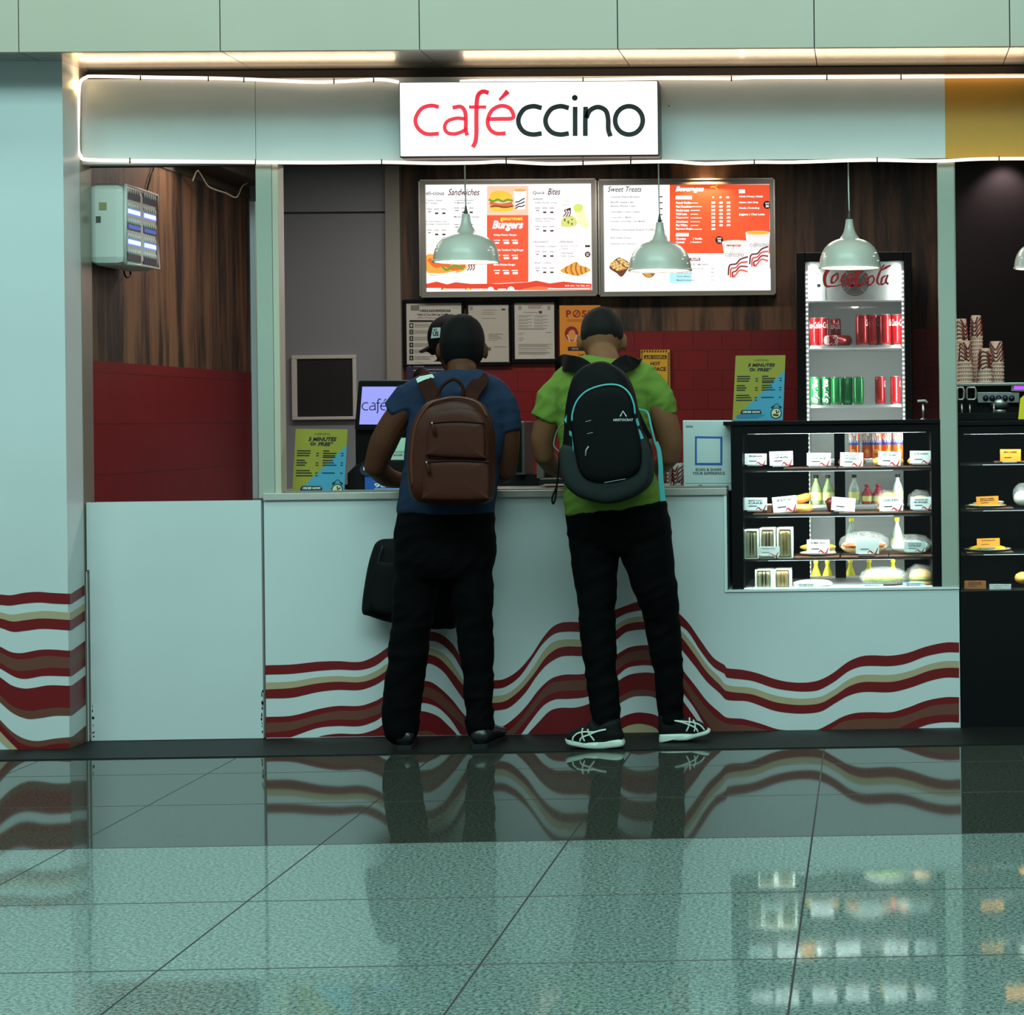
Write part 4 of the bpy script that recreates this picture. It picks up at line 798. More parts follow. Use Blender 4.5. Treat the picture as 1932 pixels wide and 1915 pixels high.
# scan & share board; its square code is left blank
t = T('feedback_board', 'white scan and share board with blank square standing against the display case', 'board', (1335, 922, .14))
f = crop(960, 560, 4.2); Y = .12
g = G(); g.pp([(1288, 793), (1382, 793), (1382, 926), (1290, 926)], Y, Y+.012, mat('pale_board', (186, 198, 200), .4)); g.obj('panel', t, .004)
g = G(); g.pp(cl(f, [(1475,1105),(1692,1108),(1692,1335),(1475,1333)]), Y-.001, Y, c(36, 84, 158)); g.pp(cl(f, [(1490,1122),(1676,1124),(1676,1316),(1490,1316)]), Y-.0016, Y-.0009, c(190, 202, 204)); g.obj('blue_square_frame', t)
g = G(); g.text('SCAN & SHARE', f(1480, 1358)+f(1685, 1380), Y-.0008, INK, .02); g.text('YOUR EXPERIENCE', f(1455, 1387)+f(1712, 1410), Y-.0008, INK, .02); g.text('Graviss Group', f(1403, 1015)+f(1457, 1042), Y-.0008, c(40, 60, 66), .02); g.text('GMR', f(1716, 1008)+f(1742, 1026), Y-.0008, c(70, 80, 84), .02); g.ribbon(cl(f, [(1400,1478),(1770,1478)]), .8, Y-.0008, c(110, 120, 120), 1); g.text('GMR', f(1668, 1495)+f(1725, 1515), Y-.0008, INK, .03); g.text('feedback please', f(1545, 1500)+f(1630, 1510), Y-.0008, c(90, 96, 90)); blob(g, cl(f, [(1500,1500),(1515,1488),(1540,1495),(1550,1515),(1510,1520)]), Y-.0008, c(120, 110, 60)); g.obj('printing', t)
# tablet / till screen
t = T('till_screen', 'till display showing the logo on a lilac screen, beside the blue shirted person', 'screen', (740, 935, .3))
g = G(); f = crop(520, 560, 3.864); Y = .3
g.pp(cl(f, [(605,615),(620,608),(1100,608),(1105,960),(1080,975),(590,975),(575,960)]), Y, Y+.03, BLACK); g.obj('bezel', t, .004)
g = G(); g.pp(cl(f, [(632,655),(1060,655),(1050,932),(610,930)]), Y-.001, Y+.001, e(150, 152, 246, .95)); g.obj('display', t)
g = G(); x0, y0 = f(628, 742); logo(g, (x0, y0, x0+112, y0+28), Y-.002, INK, INK, 1.1, 4); g.obj('lettering', t)
g = G(); p = W3(718, 812, .32); g.box(p.x-.11, p.x+.09, .33, .36, zC1+.04, p.z+.04, BLACK); g.box(p.x-.14, p.x+.14, .24, .46, zC1+.037, zC1+.055, BLACK); g.obj('stand', t)
# printer / till box, blue card, round sticker
g = G(); g.pp([(655, 893), (668, 880), (690, 868), (770, 868), (770, 936), (655, 936)], .16, .28, BLK2); g.obj('receipt_printer', label='black printer box on the counter under the till display', cat='printer', bevel=.006)
t = T('phone_number_card', 'blue card with a white phone number propped on the counter', 'card', (725, 928, .13))
f = crop(540, 780, 8.05); Y = .13
g = G(); g.pp(cl(f, [(1195,930),(1900,930),(1900,1190),(1225,1190),(1195,1160)]), Y, Y+.004, c(26, 84, 168)); g.obj('panel', t)
g = G(); g.text('98674', f(1338, 1058)+f(1800, 1125), Y-.0008, CARD, .02); g.ribbon(cl(f, [(1338,1147),(1900,1147)]), 1, Y-.0008, CARD, 1); g.text('Call or text us', f(1335, 1022)+f(1620, 1035), Y-.0008, CARD); g.text('M', f(1375, 978)+f(1410, 998), Y-.0008, CARD, .03); g.obj('printing', t)
t = T('round_sticker', 'round dark badge with white letters above the blue card', 'sticker', (690, 895, .12)); Y = .12
g = G(); cx, cy = f(1215, 855); g.pp([(cx+12*math.cos(a*.4), cy+11*math.sin(a*.4)) for a in range(16)], Y, Y+.003, c(30, 32, 56)); g.obj('disc', t)
g = G(); g.text('V', f(1160, 822)+f(1208, 865), Y-.001, CARD, .05, rot=.5); g.text('O', f(1215, 808)+f(1258, 850), Y-.001, CARD, .05, rot=.5); g.text('O', f(1250, 855)+f(1292, 895), Y-.001, CARD, .05, rot=.5); g.obj('lettering', t)
# hanging paper tag seen past the elbow
t = T('paper_sign', 'pale green paper sign with green and red words behind the bent arm', 'sign', (750, 900, .22)); Y = .22
g = G(); g.pp([(732, 826), (768, 826), (768, 876), (732, 876)], Y, Y+.003, mat('pale_green_paper', (176, 205, 184), .6)); g.obj('panel', t)
g = G(); g.text('GOOD', f(1640, 570)+f(1785, 600), Y-.001, c(60, 150, 120), .02); g.text('SHOPS', f(1628, 618)+f(1765, 648), Y-.001, c(140, 60, 50), .03); g.obj('printing', t)
g = G(); p = W3(750, 880, Y); g.box(p.x-.006, p.x+.006, Y+.004, Y+.012, zC1+.037, p.z+.01, BLACK); g.box(p.x-.04, p.x+.04, Y-.02, Y+.05, zC1+.036, zC1+.04, BLACK); g.obj('stand', t)
cable('black cable curling down behind the till display', [W3(694, 850, .4), W3(684, 862, .4), W3(676, 875, .38), W3(668, 884, .34), W3(664, 900, .32)], .004, BLACK)
# right of the left customer: monitor back and small devices
t = T('till_monitor', 'grey edged black monitor seen side on beside the blue shirted person', 'monitor', (980, 915, .4))
g = G(); g.pb(972, 795, 990, 896, .36, .62, mat('device_grey', (64, 62, 60), .4)); g.obj('housing', t, .004); g = G(); g.pb(970, 799, 984, 890, .354, .36, BLACK); g.obj('display', t)
g = G(); p = W3(975, 900, .45); g.box(p.x-.09, p.x+.1, .4, .58, zC1+.037, p.z+.012, BLK2); g.obj('stand', t)
g = G(); g.pb(1012, 866, 1026, 903, .3, .36, c(84, 78, 70)); g.obj('card_reader', label='small beige card reader box standing on the counter between the customers', cat='card reader', bevel=.004)
g = G(); g.pb(1018, 903, 1078, 913, .12, .3, c(16, 34, 26)); g.obj('order_tray', label='dark green flat tray on the counter beside the green shirted person', cat='tray', bevel=.003)
g = G(); g.pb(1026, 862, 1064, 904, .34, .44, BLK2); g.obj('coffee_grinder_box', label='black boxy device behind the elbow of the green shirted person', cat='device', bevel=.005)
# paper cups and napkin box by the right hand customer
def wcupmesh(g, cx, cy, z0, r0, r1, h, m, inv=False, waves=True):
    a, b = (r1, r0) if inv else (r0, r1)
    g.lathe(cx, cy, [(a, z0), (b, z0+h)], m, 20, False); g.lathe(cx, cy, [(.001, z0+(h if inv else 0)), (b if inv else a, z0+(h if inv else 0))], m, 20, False)
def cupwaves(g, cx, cy, z0, a, b, h, seed):
    for k in range(6):
        p = []
        for i in range(13):
            an = -math.pi*.95+math.pi*.9*i/12; zz = .0+.17*k+.2*math.sin(i*.55+seed+k*.12)+.04*math.sin(i*1.5+seed*2)
            if zz < .03 or zz > .97: 
                if len(p) > 1: g.tube(p, .0042, RED if k % 2 else BROWN, 4)
                p = []; continue
            r = a+(b-a)*zz+.0002; p.append((cx+r*math.cos(an), cy+r*math.sin(an), z0+h*zz))
        if len(p) > 1: g.tube(p, .0042, RED if k % 2 else BROWN, 4)
CUPW = mat('paper_cup', (214, 172, 154), .5)
for x, y, l in ((1281, 925, 'white paper cup with red wave print next to the scan board'), (1257, 922, 'wave printed paper cup half hidden by the teal backpack strap')):
    t = T('paper_cup', l, 'cup', (x, y, .2), 'wave printed cups on the counter'); p = W3(x, y, .2); z = zC1+.037
    g = G(); wcupmesh(g, p.x, .2, z, .022, .03, .095, mat('white_cup', (200, 196, 190), .5)); g.obj('cup_body', t); g = G(); cupwaves(g, p.x, .2, z, .022, .03, .095, x*.1); g.obj('wave_print', t)
g = G(); g.pb(1250, 874, 1284, 880, .22, .3, c(150, 146, 140)); g.pb(1252, 862, 1282, 874, .22, .3, c(70, 22, 26)); g.pb(1256, 880, 1262, 920, .24, .28, c(60, 56, 50)); g.pb(1274, 880, 1280, 920, .24, .28, c(60, 56, 50)); g.obj('condiment_rack', label='small rack with red packets behind the wave printed cups', cat='rack')
g = G(); p = W3(1742, 792, .5); g.tube([p, p+Vector((0, 0, .07)), W3(1742, 765, .5)], .005, STEEL, 8); g.tube([W3(1731, 757, .5), W3(1745, 756, .5), W3(1750, 760, .5)], .006, c(180, 176, 170), 8); g.lathe(p.x, .5, [(.016, p.z-.004), (.014, p.z+.004), (.004, p.z+.008)], STEEL, 14); g.obj('pump_dispenser', label='small pale pump dispenser on the display case right of the fridge', cat='dispenser')
# ================================================================ CANS / BOTTLES
def wraptext(g, s, cx, cy, z0, z1, a0, a1, r, m, bold=0, shear=0, vert=False):
    vs, fs = textmesh(s, bold, shear); out = []
    for u, v in vs:
        if vert: u, v = 1-v, u
        an = a0+(a1-a0)*u; out.append((cx+r*math.sin(an), cy-r*math.cos(an), z0+(z1-z0)*v))
    g.add(out, fs, m)
def can(kind, h=.145, r=.0272):
    col = {'red': (176, 14, 24), 'green': (24, 140, 66), 'orange': (226, 104, 38)}[kind]
    t = T('soda_can', 'x', 'can', None, 'x', loc=(0, 0, 0)); m_ = mat('can_'+kind, col, .25, .35, coat=.5)
    g = G(); g.lathe(0, 0, [(r*.86, .006), (r, .014), (r, h-.012), (r*.9, h-.004)], m_, 24); 
    wh = mat('can_white', (236, 236, 236), .35)
    if kind == 'red': wraptext(g, 'Coca-Cola', 0, 0, h*.62, h*.84, -1.2, 1.2, r+.0004, wh, .02, .4); 
    if kind == 'green': wraptext(g, 'Sprite', 0, 0, h*.08, h*.92, -.75, .75, r+.0004, wh, .05, .2, True); 
    if kind == 'orange':
        g.lathe(0, 0, [(r+.0002, h*.52), (r+.0003, h*.66), (r+.0002, h*.68)], c(50, 70, 160), 24, False); wraptext(g, 'FANTA', 0, 0, h*.6, h*.92, -1.1, 1.1, r+.0007, wh, .05); g.ell((.004, -r, h*.3), (.012, .003, .012), c(240, 150, 50), 10, 6)
    g.obj('can_body', t)
    g = G(); g.lathe(0, 0, [(r*.9, h-.004), (r*.86, h), (r*.8, h-.003), (.001, h-.003)], STEEL, 24, False); g.lathe(0, 0, [(.001, .001), (r*.78, .001), (r*.86, .006)], STEEL, 24, False); g.obj('can_end', t)
    return t
protos = {}; NC = [0]
def place_can(kind, x, y, Y, label, group, rot=0, zbase=None):
    NC[0] += 1; p = W3(x, y, Y); p.y += .022*(NC[0] % 2)
    if zbase is not None: p.z = zbase
    if kind not in protos: t = protos[kind] = can(kind); t.location = p; WL[t] = p
    else: o = protos[kind]; t = dup(o, p-WL[o])
    t['label'] = label; t['group'] = group; t.rotation_euler = (0, 0, rot); return t
# fridge: tall cabinet standing on the floor behind the display case
YF = 1.72
fr = T('drinks_fridge', 'tall black drinks fridge with lit white inside behind the display case', 'fridge', None, loc=(P(1616, 700, YF)[0], YF+.3, 0))
a = RC(1507, 475, 1725, 1500, YF); ztop = P(1616, 475, YF)[1]; b = RC(1524, 492, 1711, 1500, YF); zin = P(1616, 493, YF)[1]
WI = mat('fridge_liner', (212, 218, 216), .5)
g = G(); g.box(a[0], b[0], YF, 2.4, 0, ztop, BLACK); g.box(b[1], a[1], YF, 2.4, 0, ztop, BLACK); g.box(b[0], b[1], YF, 2.4, zin, ztop, BLACK); g.box(b[0], b[1], YF, 2.4, 0, .16, BLACK); g.box(b[0], b[1], 2.36, 2.4, .16, zin, BLACK); g.obj('cabinet', fr, .004)
g = G(); g.box(b[0], b[0]+.006, YF+.05, 2.36, .16, zin, WI); g.box(b[1]-.006, b[1], YF+.05, 2.36, .16, zin, WI); g.box(b[0], b[1], 2.35, 2.36, .16, zin, WI); g.box(b[0], b[1], YF+.05, 2.36, .16, .17, WI); g.obj('liner', fr)
zl = P(1616, 566, YF+.06)[1]
g = G(); g.box(b[0]+.004, b[1]-.004, YF+.06, YF+.3, zl, zin, mat('fan_panel', (206, 212, 208), .4)); 
f5 = crop(1400, 320, 3.632)
g.pp(cl(f5, [(478,700),(572,700),(572,898),(478,898)]), YF+.0585, YF+.06, mat('fan_cover', (214, 220, 216), .4))
for x, y in ((462,735),(462,848),(1085,733),(1085,848),(520,714)): g.ell(W3(*f5(x, y), YF+.058), (.003, .002, .003), DK, 8, 5)
g.ell(W3(*f5(523, 795), YF+.058), (.009, .003, .009), DK, 12, 6); g.obj('fan_panel', fr)
g = G(); cx, cy = f5(775, 770)
for r_ in range(1, 11): g.ribbon([(cx+r_*2.55*math.cos(a_*.524), cy+r_*2.55*math.sin(a_*.524)) for a_ in range(12)], 1.35, YF+.0575, DK, 3, True)
for s_ in (-1, 1): g.ribbon([(cx-s_*21, cy+22), (cx+s_*21, cy-22)], 1.6, YF+.0565, c(200, 204, 200), 1); 
g.obj('fan_grille', fr)
g = G(); RC2 = c(128, 10, 22)
for w_, p in ((( 5, 9, 8, 6, 3), [(650,640),(600,672),(566,735),(575,795),(615,800)]), ((3, 2, 3, 6, 7, 3, 1), [(615,800),(650,797),(700,780),(735,785),(765,795),(740,800),(700,792)]), ((3, 5, 5, 3), [(645,715),(620,735),(613,775),(635,770)]), ((3, 5, 4, 3), [(635,770),(655,745),(655,712),(640,718)]), ((3, 5, 4, 2), [(712,712),(690,730),(680,768),(712,758)]), ((3, 5, 4, 3), [(752,712),(728,730),(722,768),(750,752)]), ((4, 5, 4), [(762,705),(750,745),(770,760)]), ((3, 3), [(768, 700), (790, 696)]), ((5, 10, 9, 6), [(835,640),(805,690),(782,765),(800,800)]), ((6, 4, 3), [(800,800),(835,775),(850,745)]), ((2.5, 3, 2.5), [(830,740),(845,715),(862,722)]), ((3, 5, 5, 3), [(895,725),(866,745),(860,790),(885,788)]), ((3, 4, 3), [(885,788),(905,755),(895,725)]), ((3, 5, 5, 3), [(975,650),(945,700),(925,765),(945,790)]), ((2, 6, 3), [(960,690),(985,672),(1020,655)]), ((3, 5, 4, 3), [(985,725),(960,745),(955,788),(980,775)]), ((4, 5, 5), [(1000,720),(985,765),(1003,785)])):
    g.ribbon(cl(f5, p), [q*.85 for q in w_], YF+.002, RC2, 5)
p0 = W3(1616, 530, YF+.003); g.box(b[0]+.01, b[1]-.01, YF+.003, YF+.006, p0.z+.075, p0.z+.076, GLASS); g.obj('script_lettering', fr, label='dark red flowing script lettering on the door glass')
g = G(); g.box(b[0], b[1], YF+.008, YF+.012, .16, zin, GLASS); g.obj('glass_door', fr)
L_ = e(255, 255, 255, 5)
for xx in (b[0]+.008, b[1]-.008):
    g = G(); g.box(xx-.006, xx+.006, YF+.014, YF+.04, .2, zin-.01, c(225, 228, 226))
    for k in range(80): g.ell((xx, YF+.014, .22+k*(zin-.25)/80), (.0045, .004, .0045), L_, 6, 4)
    g.obj('led_strip', fr)
for s_ in (-1, 1): area('fridge_lamp', (b[0]+.03 if s_ < 0 else b[1]-.03, YF+.045, (zin+.2)/2), (math.radians(90), 0, math.radians(-32*-s_)), .03, zin-.25, 3.4, (.95, 1, .98))
fs = [P(1616, y, YF+.07)[1] for y in (652, 764, 868, 952, 1042, 1120)]
for z in fs: g = G(); g.box(b[0]+.007, b[1]-.007, YF+.05, 2.32, z-.012, z, mat('fridge_shelf', (225, 228, 226), .35)); g.obj('shelf', fr)
YK = YF+.11
GT, GS_ = 'red cans on the upper fridge shelf', 'cans on the second fridge shelf'
for x, l in ((1537, 'red cola can at the left end of the upper fridge shelf'), (1555, 'red cola can second from the left on the upper fridge shelf'), (1577, 'red cola can standing just behind the fallen can')): place_can('red', x, 650, YK+(.1 if x > 1570 else 0), l, GT, -.3, fs[0])
for x, l in ((1626, 'red can left of the right hand row on the upper fridge shelf'), (1648, 'second can of the right hand row on the upper fridge shelf'), (1670, 'third can of the right hand row on the upper fridge shelf'), (1693, 'red cola can at the right end of the upper fridge shelf')):
    t = place_can('red', x, 650, YK, l, GT, 1.9 if x < 1690 else .2, fs[0]); t.scale = (1.13, 1.13, 1.1)
for o_ in []: pass
for x, l in ((1538, 'green lemon soda can at the left end of the second fridge shelf'), (1558, 'green soda can with white lettering second from left in the fridge'), (1579, 'third green soda can from the left in the fridge'), (1599, 'fourth green soda can from the left in the fridge'), (1620, 'rightmost green soda can on the second fridge shelf')): place_can('green', x, 762, YK, l, GS_, .1 if x < 1570 else 2.2, fs[1])
for x, l in ((1661, 'dark red can left of the two on the second fridge shelf'), (1690, 'red can at the right end of the second fridge shelf')): place_can('red', x, 762, YK, l, GS_, 2.0, fs[1])
t = place_can('red', 1590, 640, YK-.03, 'red can lying on its side with silver end facing out', GT, 0, fs[0]); t.rotation_euler = (0, math.radians(-90), math.radians(35)); t.location.z = fs[0]+.028; t.location.x = P(1604, 640, YK)[0]; t.location.y = YK+.03
for x, l in ((1612, 'orange soda can at the left of the row seen through the case'), (1637, 'second orange soda can seen through the display case'), (1655, 'third orange soda can seen through the display case'), (1674, 'fourth orange soda can seen through the display case'), (1695, 'rightmost orange soda can seen through the display case')): 
    t = place_can('orange', x, 868, YK, l, 'orange cans seen through the case top shelf', random.uniform(-.5, .5), fs[2]); t.scale = (1, 1, 1.0)
def bottle(x, y, Y, z, label, group, cap, liq, h=.15, r=.028):
    t = T('glass_bottle', label, 'bottle', None, group, loc=(P(x, y, Y)[0], Y, z)); cx = P(x, y, Y)[0]
    g = G(); g.lathe(cx, Y, [(r*.9, z+.001), (r, z+.008), (r, z+h*.5), (r*.7, z+h*.66), (r*.36, z+h*.8), (r*.34, z+h*.93)], liq, 18); g.obj('bottle_body', t)
    g = G(); g.lathe(cx, Y, [(r*.45, z+h*.9), (r*.45, z+h)], cap, 14); g.obj('cap', t)
    g = G(); g.lathe(cx, Y, [(r+.0006, z+h*.15), (r+.0006, z+h*.42)], c(206, 200, 120), 18, False); g.obj('paper_label', t)
GB = mat('green_glass', (120, 140, 90), .15); YC = c(232, 214, 40); GB2 = mat('clear_bottle', (150, 160, 150), .15); RDK = c(150, 20, 40)
for x, l, m_ in ((1540, 'lemon drink bottle at the left, seen through the second case shelf', GB), (1563, 'lemon drink bottle beside the black case mullion', GB), (1612, 'pale drink bottle right of the mullion on the fridge shelf', GB2), (1636, 'dark red drink bottle on the fridge shelf', RDK), (1657, 'red drink bottle half hidden by the wrapped bun', RDK), (1694, 'pale bottle at the right, behind the wrapped bun', GB2)): bottle(x, 952, YK, fs[3], l, 'bottles on the fourth fridge shelf', BLACK if m_ != RDK else RDK, m_, .15 if m_ != RDK else .1)
for x, l in ((1607, 'clear bottle with yellow cap behind the wrapped sandwich'), (1693, 'clear bottle with yellow cap at the right of the case')): bottle(x, 1042, YK, fs[4], l, 'yellow capped bottles on the fifth fridge shelf', YC, GB2, .17)
for x in (1540, 1562, 1605, 1640, 1685): bottle(x, 1120, YK, fs[5], 'yellow drink bottle low in the fridge, seen above the lowest case row', 'yellow bottles on the lowest fridge shelf', YC, c(200, 190, 40), .17)
# espresso machine and cup stacks on the right
em = T('espresso_machine', 'chrome and black espresso machine on the right hand case', 'coffee machine', (1880, 792, .25))
f8 = crop(1780, 560, 3.36); Y = .22; zt_ = P(1870, 722, Y)[1]; zb_ = P(1870, 792, Y)[1]; x0_ = P(1806, 760, Y)[0]
g = G(); g.box(x0_, XR-.3, Y+.06, Y+.5, zb_+.02, zt_, BLACK); g.box(x0_-.01, XR-.3, Y, Y+.52, zt_-.014, zt_, STEEL); g.box(x0_, XR-.3, Y, Y+.5, zb_, zb_+.03, BLK2); g.obj('body', em, .003)
g = G(); g.pp(cl(f8, [(212,605),(482,605),(480,672),(218,672)]), Y+.03, Y+.06, STEEL); g.obj('control_panel', em, .002)
for i in range(5):
    g = G(); p = W3(*f8(268+i*41, 643), Y+.03); g.tube([p, p-Vector((0, .008, 0))], .013, c(18, 18, 40, .3), 14); g.obj('button', em)
g = G(); g.pp(cl(f8, [(430,555),(520,555),(520,600),(430,597)]), Y+.02, Y+.06, STEEL); g.pp(cl(f8, [(447,565),(520,565),(520,588),(447,588)]), Y+.018, Y+.02, e(190, 90, 240, 1.1)); g.obj('status_display', em)
for x0, x1, nm in ((90, 130, 'steam_knob'), (150, 205, 'group_handle')):
    g = G(); g.tube([W3(*f8(q[0], q[1]), Y) for q in ((x0+5, 575), (x1-8, 575), (x1, 590), (x1, 640), (x1-8, 652), (x0+5, 652), (x0-2, 640), (x0-2, 590))], .005, STEEL, 8, True); g.obj(nm, em)
g = G(); p = W3(*f8(355, 690), Y+.05); g.lathe(p.x, Y+.06, [(.04, p.z-.01), (.044, p.z+.01), (.04, p.z+.03)], STEEL, 20); g.lathe(p.x, Y+.06, [(.03, p.z-.04), (.034, p.z-.02), (.03, p.z-.015)], STEEL, 20); g.obj('group_head', em)
for x in (118, 168, 320): g = G(); g.tube([W3(*f8(x, 680), Y+.01), W3(*f8(x, 720), Y+.01), W3(*f8(x+2, 775), Y+.01)], .004, STEEL, 8); g.obj('steam_wand', em)
zc0 = zt_+.001
def stack(x, Y, ytopc, wpx, label, tilt=0):
    """a tower of nested upturned cups; each cup is its own object"""
    p = P(x, 715, Y); r1 = wpx/2/S(Y); h = .1; step = .0165; zt = P(x, ytopc, Y)[1]; n = max(1, int((zt-zc0-h)/step+1.5)); first = None
    for k in range(n):
        z = zc0+k*step; top = (k == n-1)
        l = label+(', printed side showing on top' if top else ' showing only its rim'); grp = 'nested cups of the '+label.split(' cup of the ')[-1]
        if top or first is None:
            t = T('paper_cup', l, 'cup', None, grp, loc=(p[0], Y, z)); g = G(); wcupmesh(g, p[0], Y, z, r1*.72, r1*.95, h, CUPW, True); g.lathe(p[0], Y, [(r1*.95, z), (r1, z+.001), (r1, z+.006), (r1*.95, z+.008)], CUPW, 20, False); g.obj('cup_body', t)
            g = G()
            if top: cupwaves(g, p[0], Y, z, r1*.95, r1*.72, h, x)
            else:
                for i in range(9): an = -math.pi+math.pi*i/9+.1; g.tube([(p[0]+r1*.94*math.cos(an), Y+r1*.94*math.sin(an), z+.009), (p[0]+r1*.94*math.cos(an+.06), Y+r1*.94*math.sin(an+.06), z+.0135)], .002, RED if i % 2 else BROWN, 4)
            g.obj('wave_print', t)
            if top: xx, yy = x, ytopc+14; g2 = G(); g2.text('caf', (xx-6, yy-5, xx+2, yy), Y-r1*.8, DK, .02); g2.obj('small_print', t) if x in (1842, 1824) else None
            if first is None: first = t
        else: dup(first, (0, 0, step*k), l, random.uniform(-1, 1))
stack(1815, .36, 599, 26, 'paper cup of the back stack at the left post')
stack(1843, .40, 594, 25, 'paper cup of the tallest stack')
stack(1822, .27, 644, 27, 'paper cup of the front left stack')
stack(1858, .28, 655, 29, 'paper cup of the front right stack')
stack(1880, .38, 644, 31, 'paper cup of the rightmost stack')
g = G(); g.pp([(1925, 752), (1936, 742), (1960, 742), (1960, 791), (1921, 791)], .12, .124, c(226, 200, 20)); g.obj('yellow_sign', label='yellow sign at the right edge in front of the coffee machine', cat='sign')
# ================================================================ DISPLAY CASES
fc = crop(1360, 770, 3.378); YC0, YC1 = .03, .62
BI = mat('case_inner', (7, 9, 12), .85, spec=.05)
def case(label, outer, inner, mull, shelves, x0m):
    t = T('display_case', label, 'display case', ((outer[0]+outer[2])/2, outer[3], YC0+.3)); a = RC(*outer, YC0); b = RC(*inner, YC0)
    g = G(); g.box(a[0], b[0], YC0, YC1, a[2], a[3], BLACK); g.box(b[1], a[1], YC0, YC1, a[2], a[3], BLACK); g.box(b[0], b[1], YC0, YC0+.04, b[3], a[3]-.015, BLACK); g.box(b[0], b[1], YC0, YC1, a[2], b[2]+.001, BLACK); g.box(a[0]-.03, a[1]+.005, YC0-.01, YC1+.02, a[3]-.012, a[3]+.004, BLACK); g.obj('cabinet', t, .002)
    for q in mull:
        g = G(); m_ = RC(q[0], 850, q[1], 860, YC1); g.box(m_[0], m_[1], YC1-.02, YC1, a[2], a[3]-.01, BI); g.obj('back_panel', t)
    g = G(); g.box(b[0], b[1], YC0+.012, YC0+.016, b[2], b[3], GLASS2); g.obj('glass_front', t)
    g = G(); g.box(b[0]+.02, b[1]-.02, YC0+.045, YC0+.05, b[3]-.001, b[3]+.006, e(240, 250, 255, 1.2)); g.obj('led_strip', t)
    zs = []
    for y in shelves:
        z = P(1580, y, .1)[1]; zs.append(z); g = G(); g.box(b[0], b[1], .1, YC1-.03, z-.014, z-.004, mat('shelf_glass', (20, 21, 22), .4, spec=.2)); g.box(b[0]+.1, b[1]-.16, .096, .1, z-.013, z-.011, e(225, 240, 250, .4)); g.obj('shelf', t)
    g = G(); g.box(b[0], b[1], YC0+.04, YC1, a[3]-.03, a[3]-.012, BI); g.obj('top_panel', t)
    for z in [b[3]]+[q-.018 for q in zs]: area('case_lamp', ((b[0]+b[1])/2, .062, z-.004), (math.radians(24), 0, 0), b[1]-b[0]-.1, .02, 2.6, (.93, 1, .98))
    return zs+[b[2]+.001], b
zsh, cb = case('tall black glass display case filled with snacks, beside the counter', (1380, 795, 1783, 1113), (1402, 817, 1758, 1113), ((1370, 1526), (1574, 1594), (1704, 1795)), (883, 969, 1051), 0)
zs2, cb2 = case('second glass display case cut off by the right edge of the photo', (1806, 795, 2250, 1113), (1812, 817, 2230, 1113), ((1790, 2260),), (875, 962, 1045), 0)
def tray(x0, x1, z, Y0, Y1, label, m_=None):
    g = G(); g.box(P(x0, 900, Y0)[0], P(x1, 900, Y0)[0], Y0, Y1, z-.003, z+.004, m_ or mat('tray_brown', (92, 62, 44), .5, var=.2, bscale=30)); g.obj('serving_board', label=label, cat='serving board', group='brown serving boards in the case', bevel=.002)
WV = [(0, 0), (12, -9), (22, -5), (38, 2), (50, 0), (58, -10), (66, -20)]
def tag(rect, text, label, Y=.11, tilt=0, z=None, colr=(228, 234, 234), tcol=None, wave=True, hold=True, f=fc):
    x0, y0 = f(rect[0], rect[1]); x1, y1 = f(rect[2], rect[3]); cx, cy = (x0+x1)/2, (y0+y1)/2; ca, sa = math.cos(tilt), math.sin(tilt)
    rot = lambda x, y: (cx+(x-cx)*ca-(y-cy)*sa, cy+(x-cx)*sa+(y-cy)*ca)
    t = T('price_tag', label, 'price tag', ((x0+x1)/2, y1, Y), 'price tags in the display cases'); w_, h = x1-x0, y1-y0
    g = G(); g.pp([rot(x0, y0), rot(x1, y0), rot(x1, y1), rot(x0, y1)], Y, Y+.002, c(*colr)); g.obj('card', t)
    g = G(); tm = tcol or DK; n = len(text)
    for i, s_ in enumerate(text):
        r_ = (x0+w_*.18, y0+h*(.16+i*.2), x1-w_*.2, y0+h*(.16+i*.2)+h*.15); g.text(s_, r_, Y-.0006, tm, .02, rot=tilt)
    g.ribbon([rot(x0+w_*.2, y0+h*.68), rot(x0+w_*.55, y0+h*.68)], h*.06, Y-.0006, tm, 1)
    if wave:
        g.ribbon([rot(x0+w_*(.52+u/150), y0+h*(.97+v/50)) for u, v in WV], [h*.05, h*.1, h*.12, h*.1, h*.05], Y-.0007, c(170, 40, 50), 3)
    g.obj('printing', t)
    if hold:
        g = G(); q0 = rot(x0+w_*.12, y1); q1 = rot(x1-w_*.2, y1); g.pp([q0, q1, (q1[0], q1[1]+2.6), (q0[0], q0[1]+2.6)], Y-.006, Y+.03, mat('tag_holder', (170, 172, 170), .3, .5)); g.obj('holder', t)
tag((152,290,292,360), ('TRIPLE BERRY MUFFIN',), 'white price tag at the left end of the top shelf')
tag((310,275,460,365), ('DOUBLE CHOCOLATE', 'CHIP MUFFIN'), 'large white price tag second from left on the top shelf', tilt=-.03)
tag((548,285,700,366), ('CHOCOLATE CRUNCH', 'COOKIE'), 'white price tag third from left on the top shelf')
tag((760,283,907,370), ('CHOCOLATE', 'CROISSANT'), 'white price tag in front of a croissant left of the orange cans', tilt=.02)
tag((1003,277,1147,364), ('ELEPHANT EAR PALMIER',), 'white price tag below the orange cans on the top shelf', tilt=.05)
tag((1205,272,1350,352), ('BUTTER CROISSANT',), 'white price tag at the right end of the top shelf')
tag((150,570,295,650), ('BANANA WALNUT', 'CAKE'), 'blue tinted price tag at the left end of the second shelf', colr=(206, 222, 226))
tag((330,562,485,660), ('RED VELVET DONUT',), 'tilted white price tag in front of the donuts', tilt=-.1)
tag((705,570,857,655), (), 'blank looking white price tag in the middle of the second shelf', tilt=.08, wave=False)
